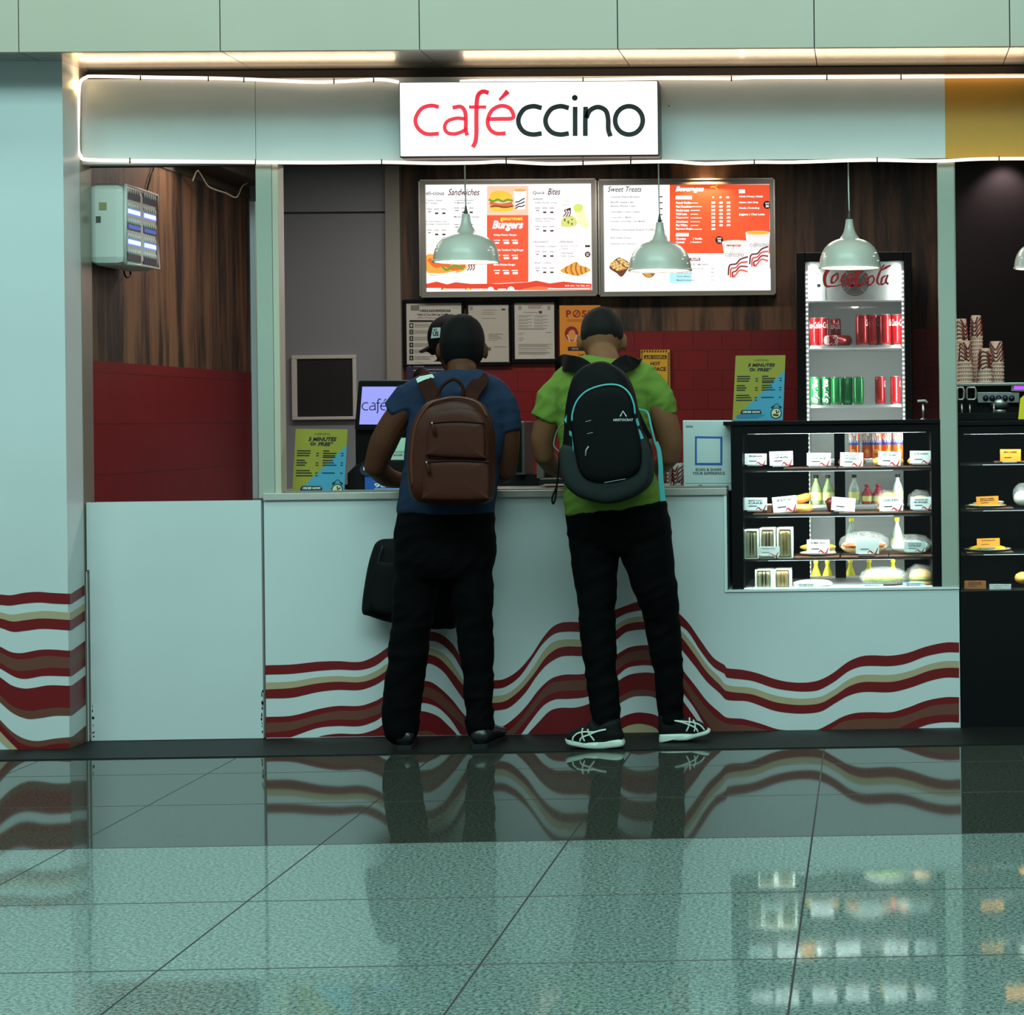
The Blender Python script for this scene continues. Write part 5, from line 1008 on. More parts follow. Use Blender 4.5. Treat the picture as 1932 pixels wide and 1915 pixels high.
tag((1010,565,1160,655), ('CHICKEN',), 'tilted white price tag in front of the wrapped bun', tilt=-.03)
tag((1208,565,1347,645), ('TANDOORI VEG', 'BURGER'), 'price tag in front of the wrapped burger on the second shelf', colr=(214, 228, 230))
tag((232,882,375,940), ('VEGETABLE JUNGLI',), 'price tag leaning on the sandwich boxes of the third shelf', Y=.07)
tag((548,838,693,925), ('BOMBAY BUN',), 'white price tag in front of the plain bun on the third shelf', Y=.09)
tag((860,838,1008,928), (), 'white price tag in front of the wrapped grilled sandwich', Y=.07, wave=True)
tag((1168,850,1305,915), ('CHICKEN TANDOORI', 'WRAP'), 'price tag in front of the long wrap at the right of the third shelf', Y=.07, colr=(206, 222, 222))
tag((205,1140,345,1163), ('MOZZARELLA',), 'flat price tag in front of the lowest sandwich boxes', Y=.06, wave=False, hold=False)
tag((468,1115,620,1160), ('SPICY PANEER CHICKEN', 'WRAP'), 'price tag in front of the baguette on the lowest shelf', Y=.06, wave=False, hold=False)
tag((890,1122,1035,1160), ('GRILLED CHICKEN',), 'price tag in front of the seeded loaf on the lowest shelf', Y=.06, wave=False, hold=False, colr=(206, 220, 226))
tag((1160,1110,1300,1158), ('BBQ CHICKEN', 'BURGER'), 'price tag in front of the boxed burger on the lowest shelf', Y=.06, wave=False, hold=False, colr=(196, 216, 222))
OC = (236, 148, 44)
tag((1780,262,1912,340), ('MINI CHEESE',), 'orange price tag on the top shelf of the right hand case', colr=OC, wave=False)
tag((1628,562,1770,622), ('MASALA PANEER', 'SANDWICH'), 'orange price tag in front of the flatbread plate', colr=OC, wave=False, tilt=-.04)
tag((1632,830,1778,885), ('TANDOORI RICE',), 'orange price tag in front of the rice plate', colr=OC, wave=False, tilt=-.03)
tag((1552,1100,1690,1152), ('TANDOORI PANEER', 'SANDWICH'), 'dark orange price tag low in the right hand case', Y=.06, colr=(206, 116, 62), wave=False, hold=False)
tag((1712,1122,1850,1155), ('CHICKEN BIRYANI',), 'white and orange price tag lowest in the right hand case', Y=.06, wave=False, hold=False, tcol=c(226, 140, 60))
BUN = mat('bread_crust', (206, 146, 66), .5, var=.18, bscale=30, bump=.15); BUN2 = mat('bread_golden', (226, 170, 90), .5, var=.15, bscale=40, bump=.2); CRM = mat('bread_crumb', (226, 208, 166), .7, var=.1, bscale=60, bump=.3); GRN = mat('salad_green', (120, 150, 50), .6, var=.4, bscale=60, bump=.4); DKB = mat('dark_bread', (110, 66, 40), .6, var=.3, bscale=50, bump=.3); SEED = mat('seeded_crust', (128, 120, 112), .7, var=.45, bscale=140, bump=.4); FILL = mat('grilled_filling', (196, 92, 36), .5, var=.6, bscale=60, bump=.4); WRP = mat('wrap_paper', (222, 226, 216), .5, bump=.4, bscale=25, var=.06)
zt1, zt2, zt3, zt4 = zsh
def foodell(name, label, cat, x, z, Y, rad, m_, group=None, squash=True):
    g = G(); p = P(*fc(x, 500), Y); g.ell((p[0], Y, z+rad[2]), rad, m_, 20, 12, lambda q: 1+.05*noise.noise(Vector(q)*3+Vector((x, 0, 0)))); return g.obj(name, label=label, cat=cat, group=group)
for i, (x0, x1) in enumerate(((400, 740), (745, 1050), (1055, 1345))): tray(*[fc(v, 0)[0] for v in (x0, x1)], zt1, .1, .3, ('brown board under the middle of the top shelf', 'brown board under the croissants on the top shelf', 'brown board at the right of the top shelf')[i])
for i, (x0, x1) in enumerate(((200, 700), (750, 1040), (1050, 1345))): tray(*[fc(v, 0)[0] for v in (x0, x1)], zt2, .1, .3, ('brown board under the donuts on the second shelf', 'brown board in the middle of the second shelf', 'brown board under the wrapped burger on the second shelf')[i])
for i, (x0, x1) in enumerate(((460, 750), (760, 1062), (1068, 1345))): tray(*[fc(v, 0)[0] for v in (x0, x1)], zt3, .08, .3, ('brown board under the plain bun', 'brown board under the grilled sandwich', 'brown board under the long wrap')[i])
def croissant(x, Y, z, s, label, m_=None):
    g = G(); cx = P(*fc(x, 500), Y)[0]; pts = []; rr = []
    for i in range(19):
        a_ = math.pi*(i/18); pts.append((cx-math.cos(a_)*s, Y-.012+math.sin(a_)*-.022, z+.004+.02)); rr.append((.006+.018*math.sin(a_))*(1+.12*(i % 3 == 0)))
    g.tube(pts, rr, m_ or BUN, 12); g.obj('croissant', label=label, cat='croissant', group='croissants on the top shelf')
croissant(838, .19, zt1, .052, 'brown croissant behind the chocolate croissant tag', DKB); croissant(1068, .19, zt1, .06, 'golden palmier pastry behind the tag under the orange cans', BUN2); croissant(1275, .19, zt1, .05, 'golden croissant at the right end of the top shelf', BUN)
g = G(); p = P(*fc(303, 650), .14); g.box(p[0]-.02, p[0]+.014, .13, .2, zt2+.004, zt2+.036, DKB); g.box(p[0]-.02, p[0]+.014, .129, .2, zt2+.036, zt2+.042, CRM); g.obj('cake_slice', label='small brown cake slice at the left of the second shelf', cat='cake', bevel=.004)
for i, (x, z, Y_, l) in enumerate(((505, zt2+.004, .16, 'sugared ring donut lying in front, right of the tilted tag'), (495, zt2+.04, .18, 'ring donut resting on top of the sugared donut'))):
    g = G(); cx = P(*fc(x, 600), Y_)[0]; g.tube([(cx+.036*math.cos(a_*.35), Y_+.036*math.sin(a_*.35), z+.018+(.01*math.cos(a_*.35) if i else 0)) for a_ in range(18)], .019, BUN if i else BUN2, 12, True); g.obj('donut', label=l, cat='donut', group='donuts on the second shelf')
g = G(); p = P(*fc(712, 600), .2); g.lathe(p[0], .2, [(.02, zt2+.004), (.028, zt2+.04), (.033, zt2+.048), (.02, zt2+.062), (.002, zt2+.066)], c(96, 26, 34), 18); g.obj('muffin', label='dark red muffin peeking out behind the blank tag', cat='muffin')
def burger(x, Y, z, rw, label, wrap=True, green=True, rh=.03):
    t = T('burger', label, 'burger', None, None, loc=(P(*fc(x, 500), Y)[0], Y, z)); cx = P(*fc(x, 500), Y)[0]
    g = G(); g.ell((cx, Y, z+.012), (rw, rw*.9, .014), BUN2, 20, 8); g.obj('bottom_bun', t)
    g = G(); g.ell((cx, Y, z+.03), (rw*1.04, rw*.94, .008), GRN if green else FILL, 20, 8, lambda q: 1+.12*noise.noise(Vector(q)*5)); g.obj('filling', t)
    g = G(); g.ell((cx, Y, z+.036), (rw, rw*.9, rh), BUN2, 20, 10, lambda q: 1 if q[2] > 0 else .8); g.obj('top_bun', t)
    if wrap:
        g = G(); g.ell((cx, Y, z+.04), (rw*1.25, rw*1.05, .048), FILM, 18, 10, lambda q: 1+.25*noise.noise(Vector(q)*2.6)); g.obj('clear_wrap', t)
burger(1068, .2, zt2+.004, .05, 'large round bun in clear wrap behind the tilted tag', True, False, .045); burger(1272, .2, zt2+.004, .045, 'brown burger in clear wrap at the right of the second shelf')
burger(1268, .16, zt4+.004, .052, 'burger in a clear box at the right of the lowest shelf', True, True, .036)
# plain long bun
t = T('sandwich_bun', 'soft yellow long bun on the third shelf', 'bun', (*fc(620, 940), .16)); z = zt3+.004; xa, xb = P(*fc(500, 900), .16)[0], P(*fc(738, 900), .16)[0]; cx = (xa+xb)/2
g = G(); g.ell((cx, .16, z+.012), ((xb-xa)/2, .04, .012), CRM, 20, 8); g.obj('bottom_half', t); g = G(); g.ell((cx, .16, z+.036), ((xb-xa)/2*.98, .038, .016), mat('bun_yellow', (224, 176, 50), .5), 20, 8); g.obj('top_half', t)
def wrapped(name, x0, x1, z, Y, h, m_, label, cat, fill=None, film=True, d=.045):
    t = T(name, label, cat, None, None, loc=((P(*fc(x0, 500), Y)[0]+P(*fc(x1, 500), Y)[0])/2, Y, z)); xa, xb = P(*fc(x0, 900), Y)[0], P(*fc(x1, 900), Y)[0]; cx = (xa+xb)/2; hw = (xb-xa)/2
    g = G(); g.ell((cx, Y, z+h*.36), (hw*.94, d, h*.36), m_, 24, 10, lambda q: (1+.05*noise.noise(Vector(q)*4+Vector((x0, 0, 0))))*(abs(q[0])**.6*.1+.9)); g.obj('bread', t)
    if fill: g = G(); g.ell((cx, Y-.012, z+h*.42), (hw*.9, d*.9, h*.16), fill, 24, 8, lambda q: 1+.12*noise.noise(Vector(q)*7)); g.obj('filling', t)
    if film:
        g = G(); g.ell((cx, Y, z+h*.52), (hw*1.02, d*1.15, h*.5), FILM, 20, 8, lambda q: 1+.18*noise.noise(Vector(q)*3)); g.obj('clear_wrap', t)
wrapped('grilled_sandwich', 755, 1072, zt3+.004, .16, .1, CRM, 'wide grilled sandwich with orange filling in clear wrap', 'sandwich', FILL); wrapped('filled_wrap', 1078, 1345, zt3+.004, .17, .085, WRP, 'pale tortilla wrap in clear film at the right of the third shelf', 'wrap', None)
wrapped('baguette', 450, 718, zt4+.002, .14, .05, WRP, 'white wrapped baguette on the lowest shelf', 'baguette', None, False, .03); wrapped('seeded_sandwich', 885, 1185, zt4+.002, .14, .085, SEED, 'long grey seeded sandwich with salad on the lowest shelf', 'sandwich', GRN)
wrapped('bread_roll', 1865, 2000, zt4+.002, .14, .08, BUN, 'golden bread roll at the right edge, lowest in the right hand case', 'bread', None, False, .04)
def sbox(x0, x1, y0, z, Y, fill, label):
    t = T('sandwich_box', label, 'sandwich', None, 'boxed sandwiches at the left of the case', loc=((P(*fc((x0+x1)/2, 500), Y)[0]), Y, z))
    xa, xb = P(*fc(x0, 900), Y)[0], P(*fc(x1, 900), Y)[0]; zt = P(*fc(x0, y0), Y)[1]; w_ = xb-xa; h = zt-z
    wb = mat('box_card', (200, 204, 190), .5)
    g = G(); g.box(xa, xa+w_*.16, Y, Y+.1, z, zt-h*.03, wb); g.box(xb-w_*.16, xb, Y, Y+.1, z, zt-h*.06, wb); g.box(xa, xb, Y, Y+.1, z, z+h*.06, wb); g.box(xa, xb, Y+.001, Y+.1, zt-h*.09, zt-h*.03, wb); g.obj('box', t, .003)
    g = G(); g.box(xa+w_*.17, xb-w_*.17, Y+.012, Y+.09, z+h*.07, zt-h*.1, CRM); g.obj('bread', t, .004)
    g = G()
    for k in range(5): g.ell((xa+w_*(.32+.09*k), Y+.012, z+h*.5), (w_*.045, .01, h*(.36+.03*(k % 2))), fill if k % 2 else CRM, 8, 10, lambda q: 1+.25*noise.noise(Vector(q)*6+Vector((x0+k, 0, 0))))
    g.obj('filling', t); g = G(); g.box(xa+w_*.1, xb-w_*.1, Y-.002, Y-.001, z+h*.05, zt-h*.08, GLASS); g.obj('window', t)
sbox(148, 243, 768, zt3-.006, .1, mat('olive_filling', (60, 60, 36), .6, var=.4, bscale=50), 'dark olive sandwich box at the left end of the third shelf'); sbox(247, 350, 758, zt3-.006, .1, DKB, 'brown sandwich box second from left on the third shelf'); sbox(357, 460, 756, zt3-.006, .1, mat('yellow_filling', (214, 150, 50), .6, var=.4, bscale=50), 'bright yellow filled sandwich box, third on the third shelf')
sbox(215, 330, 1025, zt4, .1, 'olive_filling', 'dark sandwich box at the left of the lowest shelf'); sbox(333, 448, 1022, zt4, .1, 'yellow_filling', 'yellowish sandwich box beside the baguette on the lowest shelf')
# right-hand case contents
def plate(x, z, rw, label):
    g = G(); cx = P(*fc(x, 900), .18)[0]; g.lathe(cx, .18, [(rw*.5, z), (rw, z+.008), (rw*1.02, z+.011), (rw*.6, z+.005), (.001, z+.004)], mat('melamine', (206, 206, 186), .3), 28, False); g.obj('plate', label=label, cat='plate'); return cx
zq = zs2
cx = plate(1690, zq[1], .088, 'white plate with flatbread on the second shelf of the right case'); g = G()
for k in range(3): g.ell((cx+.01*k, .17, zq[1]+.012+k*.006), (.08-.01*k, .055, .005), CRM, 20, 6, lambda q: 1+.06*noise.noise(Vector(q)*3+Vector((k, 0, 0))))
g.obj('flatbread', label='folded flatbread on the plate of the right hand case', cat='bread')
cx = plate(1700, zq[2], .098, 'plate of yellow rice on the third shelf of the right case'); g = G(); g.ell((cx, .18, zq[2]+.008), (.085, .07, .018), mat('yellow_rice', (226, 190, 50), .7, bump=.9, bscale=180, var=.4), 24, 8, lambda q: 1+.08*noise.noise(Vector(q)*7)); o = g.obj('cooked_rice', label='heap of yellow rice on the plate', cat='rice', kind='stuff')
tray(fc(1560, 0)[0], fc(1865, 0)[0], zq[1]-.004, .1, .3, 'brown board under the flatbread plate'); tray(fc(1560, 0)[0], fc(1860, 0)[0], zq[2]-.004, .1, .3, 'brown board under the rice plate'); tray(fc(1745, 0)[0], fc(2000, 0)[0], zq[0]-.002, .12, .3, 'brown board on the top shelf of the right case')
wrapped('filled_wrap', 1865, 2000, zq[1]+.002, .16, .1, WRP, 'white wrapped roll at the right edge on the second shelf', 'wrap', None, True, .04)
# ================================================================ PEOPLE
SK1 = mat('skin_deep', (76, 42, 27), .6, spec=.15); SK2 = mat('skin_tan', (118, 76, 52), .6, spec=.15)
HAIR = mat('black_hair', (7, 6, 6), .8, bump=.3, bscale=300, stretch=(1, 1, .4), spec=.15); HAIR2 = mat('dark_hair', (17, 13, 12), .8, bump=.3, bscale=300, stretch=(1, 1, .4), spec=.2)
def tring(xl, yl, xr, yr, Y, hd, n=28, p=2.3):
    a = W3(xl, yl, Y); b = W3(xr, yr, Y); cc = (a+b)/2; ex = (b-a)/2; out = []
    for j in range(n):
        t = 2*math.pi*j/n; cs, sn = math.cos(t), math.sin(t); u = math.copysign(abs(cs)**(2/p), cs); v = math.copysign(abs(sn)**(2/p), sn)
        out.append(cc+ex*u+Vector((0, hd*v, 0)))
    return out
def limb(g, pts, m, n=14):
    """pts: (x px, y px, Y, radius px)"""
    P_ = [W3(x, y, Y) for x, y, Y, r in pts]; rr = [r/S(Y) for x, y, Y, r in pts]
    sp = smoothpath(P_, 4); k = len(sp)-1; R_ = [rr[min(int(i/4), len(rr)-1)]*(1-(i/4 % 1))+rr[min(int(i/4)+1, len(rr)-1)]*(i/4 % 1) for i in range(k+1)]
    g.tube(sp, R_, m, n)
    for q, r in ((sp[0], R_[0]), (sp[-1], R_[-1])): g.ell(q, (r, r, r), m, 12, 8)
def headpts(q, k=1.0):
    x, y, z = q; rx, ry, rz = .078, .096, .116
    if z < 0:
        rx *= 1-.30*(-z)**1.6; 
        if y < 0: ry *= 1-.38*(-z)
    if z < -.2 and y > 0: ry *= 1.0-.12*(-z)
    nx = .018*math.exp(-((x/.16)**2+((z+.12)/.2)**2))*(y > 0)+.006*math.exp(-((x/.3)**2+((z+.5)/.12)**2))*(y > 0)-.006*math.exp(-((abs(x)-.36)/.14)**2-((z-.05)/.12)**2)*(y > 0)
    bx = 1+.085*4*z*z*(1-z*z) if z > 0 else 1
    return Vector((x*rx*k*bx, y*(ry)*k*bx+nx, z*rz*k*(1+(bx-1)*.5)))
def head(g, ctr, yaw, pitch, m, k=1.0):
    M = Matrix.Rotation(yaw, 3, 'Z') @ Matrix.Rotation(-pitch, 3, 'X'); n, kk = 36, 24; vs = []
    for i in range(kk+1):
        ph = math.pi*i/kk
        for j in range(n): th = 2*math.pi*j/n; vs.append(ctr+M @ (headpts((math.sin(ph)*math.cos(th), math.sin(ph)*math.sin(th), math.cos(ph)))*k))
    g.add(vs, [(i*n+j, (i+1)*n+j, (i+1)*n+(j+1) % n, i*n+(j+1) % n) for i in range(kk) for j in range(n)], m, True)
    for s in (-1, 1):
        e0 = ctr+M @ Vector((s*.084, .0, -.016))*k; g.ell(e0, (.012, .02, .034), m, 10, 8); g.ell(e0+M @ Vector((s*.006, .004, .012)), (.007, .012, .012), m, 8, 6)
    g.ell(ctr+M @ Vector((0, .094, -.062))*k, (.024, .008, .007), m, 10, 6)
    return M
def hair(parent, ctr, M, m, low, front, k=1.0, name='hair', puff=1.07):
    g = G(); n, kk = 44, 30; vs = []
    for i in range(kk+1):
        ph = math.pi*i/kk
        for j in range(n):
            th = 2*math.pi*j/n; q = (math.sin(ph)*math.cos(th), math.sin(ph)*math.sin(th), math.cos(ph))
            lim = low+(front-low)*max(0, min(1, (q[1]-.05)/.5)); lim += .06*noise.noise(Vector(q)*6); ins = max(0, min(1, (q[2]-lim)/.3+.5)); f = .95+(puff-.95)*ins
            f += (.012*noise.noise(Vector(q)*9)+.012*noise.noise(Vector(q)*40))*ins
            vs.append(ctr+M @ (headpts(q)*k*f))
    g.add(vs, [(i*n+j, (i+1)*n+j, (i+1)*n+(j+1) % n, i*n+(j+1) % n) for i in range(kk) for j in range(n)], m, True)
    return g.obj(name, parent)
def hand(g, w_, fwd, side, m, bend=.5):
    f = Vector(fwd).normalized(); s = Vector(side).normalized(); n = f.cross(s).normalized(); 
    if n.z > 0: n = -n
    s = (s-f*s.dot(f)).normalized()
    g.tube([w_-f*.01, w_+f*.03, w_+f*.075, w_+f*.09], [.024, .03, .037, .03], m, 12, ry=.45, up=n)
    for i, L in enumerate((.066, .076, .071, .055)):
        b = w_+f*.085+s*(.03-.0205*i); p = [b-f*.03, b]; d = f.copy(); q = b.copy()
        for k in range(3):
            d = (f*math.cos(bend*(k+1)*.75)+n*math.sin(bend*(k+1)*.75)); q = q+d*L*(.45, .32, .25)[k]; p.append(q.copy())
        g.tube(p, [.0085, .009, .0085, .008, .0065], m, 8)
    b = w_+f*.02+s*.028; g.tube([w_+f*.01+s*.01, b, b+(f*.6+s*.7+n*.2).normalized()*.035, b+(f*.85+s*.45+n*.35).normalized()*.062], [.012, .0115, .01, .008], m, 8)
def person(name, label, loc): return T('person', label, 'person', None, None, loc=loc)
def addeyes(parent, ctr, M, k=1):
    for s in (-1, 1):
        g = G(); p = ctr+M @ Vector((s*.03, .083, .008))*k; g.ell(p, (.012, .012, .009), c(220, 216, 208, .2), 10, 8); q = ctr+M @ Vector((s*.03, .0925, .008))*k; g.ell(q, (.0055, .0055, .0055), INK, 8, 6); g.obj('eye', parent)
        g = G(); g.tube([ctr+M @ Vector((s*.014, .096, .03))*k, ctr+M @ Vector((s*.03, .095, .036))*k, ctr+M @ Vector((s*.05, .082, .03))*k], .0035, HAIR, 6); g.obj('eyebrow', parent)
fp = crop(520, 560, 3.864); fq = crop(960, 560, 4.2)
# ---------------- left customer
A = person('p', 'person in a dark blue tee and black trousers leaning on the counter, seen from behind', W3(835, 1412, -.3)); A.location.z = 0; WL[A].z = 0
hc = W3(872, 655, -.24); g = G(); M1 = head(g, hc, .12, .28, SK1, 1.1)
g.tube([hc+Vector((0, -.02, -.06)), W3(872, 700, -.30), W3(872, 730, -.31)], [.056, .058, .075], SK1, 16)
g.loft([tring(838, 712, 905, 712, -.31, .06), tring(800, 735, 940, 735, -.31, .085), tring(780, 790, 945, 790, -.32, .1), tring(785, 880, 935, 880, -.33, .1), tring(770, 960, 922, 960, -.34, .105), tring(765, 1010, 925, 1010, -.34, .11)], SK1)
limb(g, [(798, 735, -.31, 24), (752, 785, -.31, 25), (724, 835, -.3, 26), (708, 880, -.28, 21)], SK1); limb(g, [(708, 880, -.28, 21), (730, 900, -.16, 19), (765, 908, .0, 13)], SK1)
limb(g, [(935, 745, -.31, 24), (955, 800, -.31, 24), (957, 845, -.29, 23), (955, 888, -.26, 20)], SK1); limb(g, [(955, 888, -.26, 20), (945, 897, -.13, 18), (925, 905, .02, 13)], SK1)
hand(g, W3(768, 908, .01), (.25, .9, -.05), (1, 0, 0), SK1); hand(g, W3(922, 905, .03), (-.35, .9, -.05), (-1, 0, 0), SK1)
limb(g, [(800, 1000, -.34, 32), (778, 1180, -.33, 22), (760, 1370, -.31, 15), (762, 1395, -.31, 14)], SK1); limb(g, [(890, 1000, -.34, 32), (896, 1180, -.33, 22), (905, 1370, -.31, 15), (905, 1395, -.31, 14)], SK1)
fuse(g, .007, 3).obj('body', A); addeyes(A, hc, M1, 1.1)
hair(A, hc, M1, HAIR, -.62, .35, 1.1, puff=1.06)
TB = mat('blue_cotton', (32, 43, 64), .9, bump=.12, bscale=160, spec=.1)
g = G(); g.loft([tring(838, 697, 906, 698, -.305, .066), tring(812, 708, 930, 708, -.31, .085), tring(786, 722, 952, 722, -.31, .1), tring(772, 755, 960, 755, -.32, .115), tring(768, 820, 955, 820, -.33, .125), tring(764, 880, 943, 880, -.34, .125), tring(755, 930, 938, 930, -.345, .13), tring(752, 969, 934, 970, -.345, .132)], TB)
limb(g, [(802, 737, -.31, 32), (778, 752, -.31, 31), (755, 768, -.31, 28)], TB); g.tube([W3(775, 748, -.31), W3(741, 779, -.31)], [.066, .058], TB, 18)
limb(g, [(925, 740, -.31, 34), (945, 765, -.31, 31), (955, 790, -.31, 27)], TB); g.tube([W3(948, 765, -.31), W3(958, 815, -.31)], [.062, .053], TB, 18)
fuse(g, .008, 5, .0075, 7, (1, 1, .5)).obj('tee_shirt', A)
TR = mat('black_trousers', (5, 5, 6), .9, bump=.1, bscale=120, spec=.08)
g = G(); g.loft([tring(758, 955, 934, 955, -.345, .125), tring(746, 1000, 936, 1000, -.345, .135), tring(744, 1060, 937, 1060, -.345, .13), tring(752, 1090, 932, 1090, -.345, .1)], TR)
limb(g, [(794, 1030, -.345, 50), (782, 1110, -.34, 41), (777, 1180, -.335, 36), (765, 1268, -.32, 35), (758, 1341, -.31, 34), (758, 1372, -.31, 33)], TR, 20)
limb(g, [(886, 1030, -.345, 50), (892, 1110, -.34, 41), (896, 1183, -.335, 35), (902, 1268, -.32, 31), (906, 1341, -.31, 29), (906, 1366, -.31, 31)], TR, 20)
fuse(g, .009, 4, .009, 7, (1, 1, .5)).obj('trousers', A)
SH = mat('black_shoe_leather', (16, 16, 18), .3, bump=.1, bscale=50)
def backshoe(cx, Yh, dx, parent):
    g = G(); rings = []
    for k, (yy, hw, h) in enumerate(((-.0, .028, .055), (.02, .04, .075), (.07, .042, .085), (.13, .044, .075), (.19, .05, .055), (.25, .044, .042), (.285, .02, .03))):
        rings.append([(cx+dx*yy/.28+hw*math.cos(2*math.pi*j/16), Yh+yy, .016+max(0, h*(.5+.5*math.sin(2*math.pi*j/16)))) for j in range(16)])
    g.loft(rings, SH); g.obj('shoe_upper', parent)
    g = G(); rings = []
    for yy, hw in ((-.006, .026), (.0, .034), (.02, .041), (.07, .04), (.13, .041), (.19, .05), (.25, .046), (.288, .024)): rings.append([(cx+dx*yy/.28+hw*u, Yh+yy, z) for u, z in ((-1, .004), (1, .004), (1, .022), (-1, .022))])
    g.loft(rings, mat('rubber_sole', (18, 18, 19), .5), False); g.obj('sole', parent)
for x, l in ((763, -.05), (905, .03)):
    s = T('s', None, None, None, None, loc=(P(x, 1412, -.36)[0], -.36, 0)); s.name = 'shoe'; s.parent = A; s.location = WL[s]-WL[A]; backshoe(P(x, 1412, -.36)[0], -.37, l, s)
# backpack worn by the left customer
BR = mat('brown_leather', (62, 27, 17), .5, bump=.06, bscale=160, var=.14, spec=.18); BRD = mat('dark_brown_leather', (46, 21, 14), .8, bump=.06, bscale=160, spec=.08)
K = T('backpack', 'brown leather backpack with two zipped front pockets on the blue shirted person', 'backpack', None, None, loc=W3(852, 958, -.55))
Yb = -.575
g = G(); g.inflate(cl(fp, [(1190,745),(1330,722),(1480,762),(1555,870),(1585,1000),(1592,1200),(1585,1400),(1562,1490),(1450,1515),(1150,1508),(1030,1482),(985,1380),(975,1180),(1000,980),(1045,860),(1110,775)]), Yb, .2, BR, 8, 4.5, wob=.004); g.obj('main_bag', K)
Ys = -.665
g = G(); g.inflate(cl(fp, [(1135,860),(1200,815),(1330,800),(1460,822),(1530,900),(1560,1020),(1562,1200),(1555,1400),(1530,1470),(1300,1490),(1100,1485),(1072,1400),(1080,1180),(1100,980)]), Ys+.02, .06, BR, 5, 5); g.obj('front_panel', K)
for pts, nm, l in (([(1118,935),(1160,912),(1330,905),(1500,918),(1528,940),(1530,1150),(1505,1180),(1130,1160),(1108,1130)], 'upper_pocket', 1), ([(1095,1215),(1140,1195),(1330,1190),(1510,1198),(1560,1215),(1562,1450),(1530,1480),(1100,1480),(1075,1440)], 'lower_pocket', 2)):
    g = G(); g.inflate(cl(fp, pts), Ys-.012, .05, BR, 5, 6); o = g.obj(nm, K)
for y0, x0, x1 in ((922, 1125, 1525), (1208, 1085, 1560)):
    g = G(); g.tube([W3(*fp(x, y0-14*math.sin((x-x0)/(x1-x0)*math.pi)), Ys-.036) for x in range(x0, x1+1, 25)], .003, BRD, 6); g.obj('zip', K)
    g = G(); p = W3(*fp(x0+15, y0), Ys-.042); g.tube([p, p+Vector((.004, -.002, -.01)), p+Vector((.012, -.003, -.045))], [.003, .005, .007], BR, 8); g.ell(p, (.005, .004, .005), STEEL, 8, 6); g.obj('zip_pull', K)
g = G(); o_ = cl(fp, [(1000,1380),(990,1180),(1012,980),(1055,870),(1125,785),(1200,752),(1330,735),(1470,772),(1545,875)]); g.tube(smoothpath([W3(x, y, Yb-.085) for x, y in o_], 5), .005, mat('leather_piping', (88, 44, 28), .4, spec=.3), 8); g.obj('piping', K)
def strap(parent, pts, wid, th, m, name='shoulder_strap', label=None):
    """flat band through 3-D points"""
    sp = smoothpath([Vector(p) for p in pts], 5); g = G(); rings = []
    for i, p in enumerate(sp):
        t = (sp[min(i+1, len(sp)-1)]-sp[max(i-1, 0)]).normalized(); s = t.cross(Vector((0, 1, 0)));  s = (s.normalized() if s.length > .2 else Vector((1, 0, 0))); nrm = t.cross(s).normalized()
        w0 = wid if not isinstance(wid, (tuple, list)) else wid[0]+(wid[1]-wid[0])*i/(len(sp)-1)
        rings.append([p+s*w0/2*a+nrm*th/2*b for a, b in ((-1, -1), (1, -1), (1, 1), (-1, 1))])
    g.loft(rings, m, False); return g.obj(name, parent, .002, label=label)
strap(K, [W3(*fp(1165, 770), -.5), W3(*fp(1125, 690), -.46), W3(*fp(1085, 610), -.43), W3(*fp(1070, 575), -.33), W3(*fp(1060, 580), -.22), W3(*fp(1040, 660), -.17)], .062, .012, BRD)
strap(K, [W3(*fp(1400, 770), -.5), W3(*fp(1440, 690), -.46), W3(*fp(1490, 620), -.43), W3(*fp(1500, 590), -.33), W3(*fp(1505, 600), -.22), W3(*fp(1520, 660), -.17)], .062, .012, BRD)
g = G(); g.tube(smoothpath([W3(*fp(1180, 730), -.49), W3(*fp(1215, 650), -.49), W3(*fp(1300, 600), -.49), W3(*fp(1360, 650), -.49), W3(*fp(1370, 725), -.49)], 5), .007, BRD, 8); g.obj('top_handle', K)
g = G(); g.pp(cl(fp, [(1022,598),(1050,580),(1140,562),(1158,590),(1100,600),(1035,628)]), -.445, -.44, mat('pale_highlight', (206, 216, 206), .4)); g.obj('strap_highlight', K, .001, label='painted pale highlight across the left shoulder strap')  # bright highlight on the strap, painted as a pale strip
# black bag carried in front of the left customer
B = T('laptop_bag', 'black soft bag hanging in front of the left person at knee height', 'bag', None, None, loc=W3(775, 1187, -.12))
CB = mat('black_nylon', (8, 9, 8), .7, bump=.1, bscale=180, spec=.15)
g = G(); g.inflate([(744, 1016), (716, 1019), (705, 1036), (694, 1080), (685, 1150), (700, 1162), (740, 1174), (812, 1186), (842, 1186), (862, 1180), (868, 1120), (866, 1060), (850, 1024), (800, 1015)], -.1, .13, CB, 6, 4.5, wob=.006); g.obj('bag_body', B)
g = G(); g.inflate([(735, 1060), (712, 1062), (703, 1100), (698, 1148), (735, 1160), (800, 1168), (845, 1165), (848, 1070)], -.165, .03, CB, 4, 5); g.obj('front_pocket', B)
g = G(); g.tube(smoothpath([W3(722, 1030, -.17), W3(712, 1070, -.172), W3(702, 1150, -.17)], 4), .003, c(30, 32, 30), 6); g.obj('zip', B)
strap(B, [W3(745, 1022, -.1), W3(775, 985, -.1), W3(800, 950, -.09), W3(802, 925, -.075), W3(808, 908, -.02), W3(815, 907, .06)], .03, .004, CB, 'carry_strap')
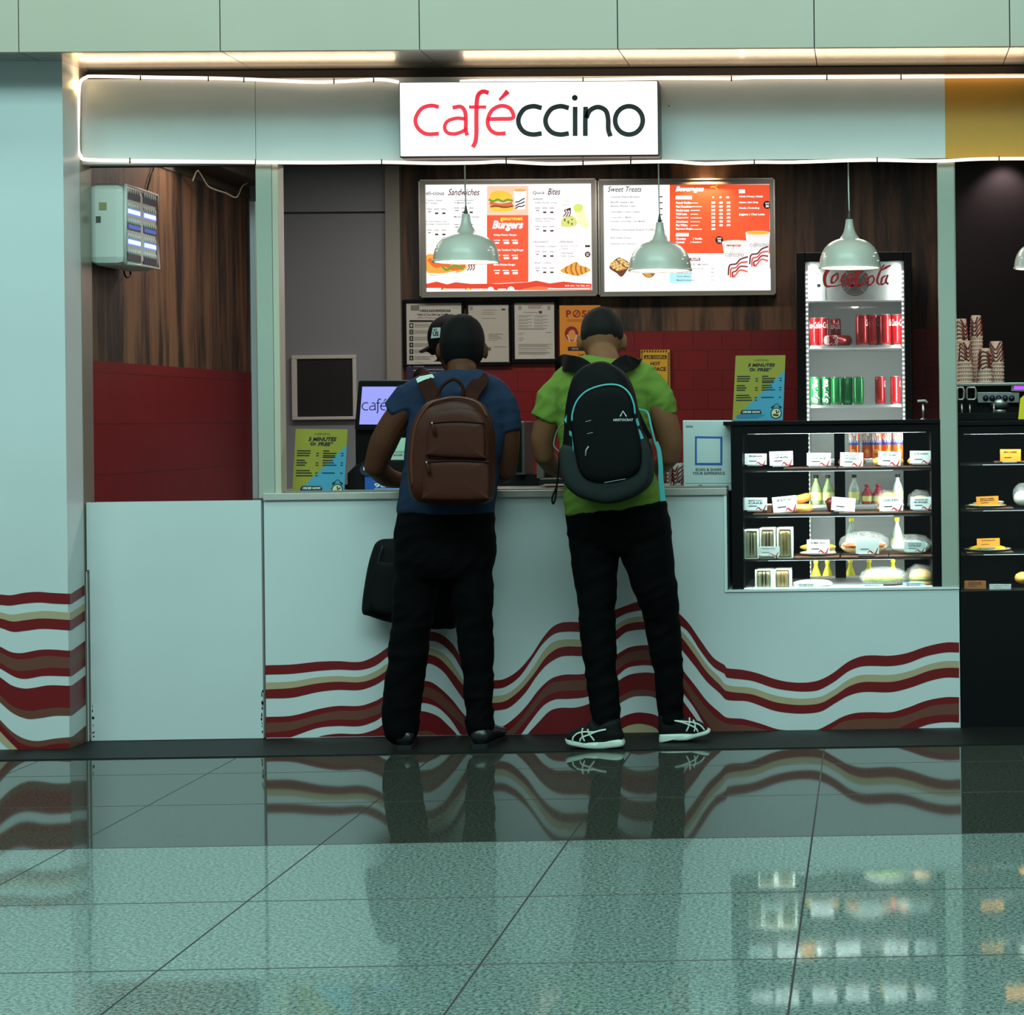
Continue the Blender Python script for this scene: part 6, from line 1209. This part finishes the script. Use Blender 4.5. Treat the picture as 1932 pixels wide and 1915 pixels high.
# ---------------- right customer
Q = person('q', 'person in a bright green tee and black trousers standing at the counter, seen from behind', W3(1200, 1405, -.3)); Q.location.z = 0; WL[Q].z = 0
hc = W3(1136, 639, -.22); g = G(); M2 = head(g, hc, .1, .42, SK2, 1.08)
g.tube([hc+Vector((0, -.03, -.045)), W3(1140, 678, -.30), W3(1142, 715, -.32)], [.058, .062, .085], SK2, 16)
g.loft([tring(1100, 700, 1185, 700, -.32, .07), tring(1070, 725, 1215, 725, -.33, .1), tring(1075, 800, 1212, 800, -.34, .11), tring(1080, 880, 1212, 880, -.34, .11), tring(1085, 950, 1238, 950, -.34, .11), tring(1085, 1010, 1250, 1010, -.34, .11)], SK2)
limb(g, [(1060, 735, -.32, 26), (1038, 785, -.32, 25), (1026, 825, -.3, 24), (1026, 858, -.28, 20)], SK2); limb(g, [(1026, 858, -.28, 20), (1042, 878, -.14, 18), (1066, 892, .03, 13)], SK2)
limb(g, [(1225, 735, -.32, 26), (1250, 785, -.32, 26), (1263, 830, -.3, 24), (1262, 860, -.28, 21)], SK2); limb(g, [(1262, 860, -.28, 21), (1245, 878, -.14, 18), (1215, 890, .03, 13)], SK2)
hand(g, W3(1070, 893, .05), (.3, .9, -.02), (1, 0, 0), SK2); hand(g, W3(1210, 891, .05), (-.4, .9, -.02), (-1, 0, 0), SK2)
limb(g, [(1120, 1020, -.34, 30), (1128, 1157, -.34, 22), (1140, 1350, -.36, 15), (1142, 1378, -.37, 14)], SK2); limb(g, [(1222, 1020, -.34, 30), (1245, 1157, -.3, 22), (1265, 1340, -.24, 15), (1265, 1365, -.24, 14)], SK2)
fuse(g, .007, 3).obj('body', Q); addeyes(Q, hc, M2, 1.08)
hair(Q, hc, M2, HAIR2, -.2, .42, 1.08, puff=1.045)
g = G(); g.tube([W3(1176, 636, -.2), W3(1179, 632, -.17), W3(1172, 634, -.12), W3(1136, 650, -.105), W3(1102, 640, -.12), W3(1097, 640, -.17), W3(1098, 646, -.2)], .0028, c(200, 200, 196, .2, .6), 6); g.obj('glasses', Q)
TG_ = mat('green_cotton', (98, 122, 50), .9, bump=.12, bscale=150, spec=.1)
g = G(); g.loft([tring(1102, 672, 1170, 676, -.315, .066), tring(1085, 684, 1190, 684, -.32, .085), tring(1058, 700, 1214, 698, -.33, .105), tring(1045, 735, 1230, 728, -.335, .125), tring(1054, 800, 1226, 800, -.345, .13), tring(1060, 860, 1232, 860, -.345, .13), tring(1064, 920, 1246, 915, -.345, .13), tring(1063, 955, 1255, 938, -.345, .135), tring(1066, 974, 1257, 948, -.345, .135)], TG_)
limb(g, [(1075, 718, -.325, 32), (1048, 745, -.325, 30), (1038, 765, -.325, 29)], TG_); g.tube([W3(1044, 750, -.325), W3(1027, 791, -.32)], [.066, .063], TG_, 18)
limb(g, [(1212, 715, -.325, 32), (1240, 742, -.325, 30), (1250, 760, -.325, 28)], TG_); g.tube([W3(1246, 748, -.325), W3(1257, 785, -.32)], [.062, .052], TG_, 18)
fuse(g, .008, 5, .009, 8, (1, 1, .45)).obj('tee_shirt', Q)
g = G(); g.loft([tring(1067, 958, 1256, 940, -.345, .128), tring(1065, 985, 1265, 985, -.345, .135), tring(1070, 1010, 1267, 1010, -.345, .13), tring(1085, 1040, 1262, 1040, -.345, .09)], TR)
limb(g, [(1119, 1005, -.345, 48), (1120, 1047, -.345, 46), (1127, 1157, -.345, 34), (1133, 1268, -.355, 30), (1141, 1341, -.36, 28), (1143, 1362, -.365, 27)], TR, 20)
limb(g, [(1216, 1005, -.345, 50), (1222, 1047, -.34, 49), (1239, 1120, -.32, 40), (1247, 1157, -.3, 34), (1262, 1268, -.26, 29), (1265, 1345, -.25, 24), (1266, 1352, -.25, 25)], TR, 20)
fuse(g, .009, 4, .008, 7, (1, 1, .5)).obj('trousers', Q)
fs_ = crop(1040, 1320, 6.0375); MS = mat('shoe_mesh', (10, 11, 14), .7, bump=.2, bscale=250, spec=.2); SO = mat('shoe_foam', (196, 206, 194), .5, var=.06, bscale=30)
for Ysh, sole, upper, strp in ((-.40, [(170,432),(190,458),(260,474),(400,480),(500,470),(620,470),(700,450),(810,445),(835,515),(700,540),(600,550),(450,548),(300,525),(200,500),(174,470)], [(176,445),(190,395),(250,345),(330,318),(400,300),(432,250),(470,232),(540,285),(620,298),(650,240),(700,228),(780,230),(800,330),(812,450),(500,480),(260,484)], ([(245,470),(250,430),(300,385),(380,368),(480,370),(560,350),(625,340)], [(325,478),(345,435),(430,400),(520,365),(620,342)], [(360,325),(350,370),(360,430),(380,475)], [(415,335),(430,390),(470,440),(490,468)])),
 (-.25, [(1235,402),(1260,382),(1400,374),(1550,374),(1680,378),(1740,360),(1785,332),(1815,355),(1790,385),(1700,410),(1620,435),(1550,452),(1430,455),(1330,442),(1260,456),(1234,478)], [(1228,185),(1250,168),(1320,152),(1370,168),(1400,215),(1480,202),(1560,220),(1640,240),(1720,270),(1780,330),(1760,368),(1500,386),(1240,405)], ([(1400,240),(1500,262),(1600,300),(1650,330),(1672,370)], [(1400,240),(1520,250),(1620,262),(1700,295),(1748,350)], [(1575,205),(1575,260),(1560,320),(1538,362)], [(1618,230),(1635,270),(1640,320),(1628,365)]))):
    pz = W3(*fs_((sole[0][0]+sole[8][0])/2, 500), Ysh); s = T('shoe', None, None, None, None, loc=pz); s.parent = Q; s.location = WL[s]-WL[Q]
    g = G(); g.inflate(cl(fs_, sole), Ysh, .098, SO, 6, 6, sm=3); g.obj('sole', s, label='pale thick sole'); g = G(); g.inflate(cl(fs_, upper), Ysh, .09, MS, 6, 3.4, sm=3); g.obj('shoe_upper', s)
    g = G()
    for q in strp: g.tube(smoothpath([W3(*fs_(x, y), Ysh-.0465+.012*max(0, (300-y)/100 if Ysh < -.3 else (230-y)/100)) for x, y in q], 4), .0035, SO, 6)
    g.obj('side_stripe', s, label='white crossed side stripes')
# black trekking backpack
K = T('backpack', 'black and grey sports backpack with teal trim on the green shirted person', 'backpack', None, None, loc=W3(1150, 948, -.57))
BK = mat('black_ripstop', (6, 7, 8), .7, bump=.1, bscale=220, spec=.12); GY = mat('grey_ripstop', (34, 40, 40), .8, bump=.1, bscale=220, spec=.15); TL = mat('teal_trim', (72, 164, 168), .5); Yb = -.565
g = G(); g.inflate(cl(fq, [(570,575),(640,530),(740,510),(840,545),(925,610),(985,730),(1020,880),(1060,1060),(1130,1190),(1142,1420),(1080,1530),(960,1600),(800,1637),(650,1612),(530,1560),(440,1450),(415,1250),(438,1150),(450,960),(470,800),(510,650)]), Yb, .19, BK, 8, 4, wob=.004, ctr=fq(780, 1100)); g.obj('main_bag', K)
g = G(); g.inflate(cl(fq, [(432,1180),(470,1170),(530,1190),(560,1330),(640,1440),(760,1465),(930,1440),(1040,1350),(1060,1120),(1125,1195),(1144,1420),(1082,1532),(960,1602),(800,1640),(650,1614),(530,1562),(438,1450),(413,1260)]), Yb-.012, .185, GY, 6, 6, sm=4, ctr=fq(780, 1330)); g.obj('grey_base', K, label='dark grey fabric base')
Ys = -.655
g = G(); g.inflate(cl(fq, [(500,960),(540,820),(620,740),(750,700),(880,702),(960,770),(1000,880),(1002,960),(1040,1120),(1058,1250),(1035,1380),(920,1448),(750,1475),(625,1450),(560,1375),(527,1240),(503,1100)]), Ys, .075, BK, 6, 5); g.obj('front_pocket', K)
g = G(); g.tube(smoothpath([W3(*fq(x, y), Ys-.03) for x, y in ((500,985),(505,920),(540,825),(620,745),(750,700),(870,702),(950,760),(990,850),(1000,930))], 5), .0036, TL, 8); g.obj('teal_piping', K, label='teal piping over the front pocket')
g = G(); Yt = Ys-.0385; g.text('ARISTOCRAT', fq(825, 965)+fq(985, 985), Yt, c(190, 194, 192), .02); g.ribbon(cl(fq, [(882,948),(905,905),(932,948)]), 1.8, Yt, c(210, 214, 212), 1); g.ribbon(cl(fq, [(607,990),(652,978)]), .9, Yt, c(150, 154, 152), 1); g.ribbon(cl(fq, [(620,1085),(665,1075)]), .9, Yt, c(150, 154, 152), 1); g.ribbon(cl(fq, [(757,1472),(925,1442)]), .9, Yt+.002, c(150, 154, 152), 1); g.obj('logo', K, label='small white peak logo and lettering')
g = G(); p = W3(*fq(612, 1215), Ys-.04); g.tube([W3(*fq(632, 1185), Ys-.04), p, W3(*fq(608, 1262), Ys-.042)], .003, c(150, 150, 150), 6); g.obj('zip_pull', K)
g = G(); g.pp(cl(fq, [(440,975),(465,920),(470,990),(452,1000)]), Yb-.07, Yb-.06, TL); g.obj('side_tab', K, label='teal tab at the left side'); g = G(); g.pp(cl(fq, [(478,1060),(500,1070),(515,1120),(480,1095)]), Yb-.09, Yb-.08, TL); g.tube([W3(*fq(508, 1115), Yb-.09), W3(*fq(512, 1170), Yb-.1), W3(*fq(513, 1225), Yb-.1)], .004, TL, 6); g.obj('side_tab', K, label='teal pull tab low at the left')
g = G(); g.pp(cl(fq, [(1000,975),(1020,958),(1035,1015),(1022,1028)]), Yb-.09, Yb-.08, TL); g.pp(cl(fq, [(1025,1045),(1042,1060),(1068,1120),(1045,1130)]), Yb-.09, Yb-.08, TL); g.obj('side_tab', K, label='teal tab at the right side')
strap(K, [W3(*fq(640, 600), -.5), W3(*fq(560, 545), -.47), W3(*fq(470, 525), -.42), W3(*fq(440, 520), -.33), W3(*fq(430, 540), -.24), W3(*fq(440, 640), -.19)], .065, .016, BK)
strap(K, [W3(*fq(840, 590), -.5), W3(*fq(900, 540), -.47), W3(*fq(965, 515), -.42), W3(*fq(985, 505), -.33), W3(*fq(990, 530), -.24), W3(*fq(985, 640), -.19)], .065, .016, BK)
strap(K, [W3(*fq(1010, 890), -.49), W3(*fq(1070, 900), -.48), W3(*fq(1105, 930), -.49), W3(*fq(1130, 1040), -.5), W3(*fq(1160, 1160), -.5)], .008, .004, TL, 'adjuster_strap', 'thin teal strap edge'); strap(K, [W3(*fq(1000, 900), -.49), W3(*fq(1050, 1010), -.49), W3(*fq(1110, 1130), -.49)], .03, .006, BK, 'adjuster_strap')
strap(K, [W3(*fq(1165, 1150), -.5), W3(*fq(1190, 1220), -.5), W3(*fq(1203, 1350), -.5), W3(*fq(1205, 1450), -.5), W3(*fq(1222, 1620), -.5)], (.016, .022), .004, TL, 'hanging_strap', 'broad teal strap hanging at the right side')
g = G(); g.tube(smoothpath([W3(*fq(440, 1000), -.52), W3(*fq(395, 1040), -.51), W3(*fq(368, 1110), -.5), W3(*fq(358, 1180), -.5), W3(*fq(400, 1230), -.5)], 5), .003, c(120, 116, 110), 6); g.obj('elastic_cord', K)
g = G(); g.tube(smoothpath([W3(*fq(400, 1235), -.52), W3(*fq(392, 1380), -.52), W3(*fq(378, 1500), -.52), W3(*fq(345, 1590), -.52), W3(*fq(350, 1640), -.52), W3(*fq(368, 1600), -.52), W3(*fq(380, 1500), -.52)], 5), .004, BK, 6); g.obj('waist_strap_loop', K)
# ---------------- staff member behind the counter, mostly hidden
Z = person('z', 'person in a black cap behind the counter, mostly hidden by the blue shirted customer', (P(860, 700, .95)[0], .95, 0))
hc = W3(852, 648, .95); g = G(); M3 = head(g, hc, 1.15, .2, SK1)
g.tube([hc+Vector((0, 0, -.06)), W3(864, 700, .97), W3(866, 730, .97)], [.055, .058, .08], SK1, 16)
g.loft([tring(830, 715, 905, 715, .97, .06), tring(800, 745, 940, 745, .97, .1), tring(805, 850, 935, 850, .97, .1), tring(815, 950, 930, 950, .97, .1), tring(815, 1040, 930, 1040, .97, .1)], SK1)
limb(g, [(805, 745, .97, 22), (785, 840, .95, 20), (790, 920, .8, 14)], SK1); limb(g, [(940, 745, .97, 22), (948, 840, .95, 20), (925, 915, .8, 14)], SK1)
hand(g, W3(792, 922, .79), (.2, -.9, -.1), (1, 0, 0), SK1); hand(g, W3(924, 917, .79), (-.2, -.9, -.1), (-1, 0, 0), SK1)
limb(g, [(840, 1020, .97, 30), (838, 1160, .97, 20), (836, 1300, .97, 15)], SK1); limb(g, [(905, 1020, .97, 30), (905, 1160, .97, 20), (905, 1300, .97, 15)], SK1)
fuse(g, .009, 3).obj('body', Z); addeyes(Z, hc, M3)
UT = mat('black_uniform', (8, 8, 9), .8, bump=.1, bscale=150, spec=.1)
g = G(); g.loft([tring(835, 705, 902, 705, .97, .07), tring(806, 720, 930, 716, .97, .1), tring(792, 750, 948, 742, .97, .125), tring(795, 850, 945, 850, .97, .13), tring(800, 960, 940, 960, .97, .13), tring(800, 1020, 940, 1020, .97, .13)], UT); limb(g, [(808, 745, .97, 26), (788, 800, .96, 25), (785, 830, .95, 24)], UT); limb(g, [(934, 742, .97, 26), (947, 800, .96, 25), (948, 830, .95, 24)], UT); fuse(g, .01, 4).obj('uniform_top', Z)
g = G(); g.loft([tring(803, 1000, 938, 1000, .97, .13), tring(806, 1060, 938, 1060, .97, .12)], TR); limb(g, [(840, 1060, .97, 36), (838, 1180, .97, 28), (836, 1300, .97, 24)], TR); limb(g, [(904, 1060, .97, 36), (905, 1180, .97, 28), (905, 1300, .97, 24)], TR); fuse(g, .011, 3).obj('trousers', Z)
for x in (836, 905):
    s = T('shoe', None, None, None, None, loc=(P(x, 1300, .97)[0], .9, 0)); s.parent = Z; s.location = WL[s]-WL[Z]; backshoe(P(x, 1300, .97)[0], .85, 0, s)
CP = T('cap', None, None, None, None, loc=hc+Vector((0, 0, .04))); CP.parent = Z; CP.location = WL[CP]-WL[Z]
g = G(); n, kk = 36, 16; vs = []
for i in range(kk+1):
    ph = math.pi*.58*i/kk
    for j in range(n): th = 2*math.pi*j/n; q = (math.sin(ph)*math.cos(th), math.sin(ph)*math.sin(th), math.cos(ph)); vs.append(hc+M3 @ (headpts(q)*1.13+Vector((0, .004, .004))))
g.add(vs, [(i*n+j, (i+1)*n+j, (i+1)*n+(j+1) % n, i*n+(j+1) % n) for i in range(kk) for j in range(n)], UT, True); g.ell(hc+M3 @ Vector((0, 0, .137)), (.008, .008, .004), UT, 8, 5); g.obj('crown', CP)
g = G(); rings = []
for i in range(13):
    t = -1+i/6; x = t*.075; yf = .09+.075*math.sqrt(max(0, 1-t*t*.92)); z = .012-.02*t*t
    rings.append([hc+M3 @ Vector(v) for v in ((x, .07*math.sqrt(max(.02, 1-t*t*.8)), z+.012), (x, yf, z-.008), (x, yf, z-.013), (x, .07*math.sqrt(max(.02, 1-t*t*.8)), z+.006))])
g.loft(rings, UT, False); g.obj('brim', CP)
g = G(); f9 = crop(660, 560, 5.68); Yp = .86
pt = cl(f9, [(888,332),(972,328),(962,436),(868,445)]); g.pp(pt, Yp-.004, Yp, c(190, 206, 204)); g.text('US', f9(888, 372)+f9(950, 422), Yp-.006, DK, .04); g.text('IC', f9(897, 342)+f9(935, 368), Yp-.006, DK, .04); g.obj('patch', CP, label='white square patch with black letters')
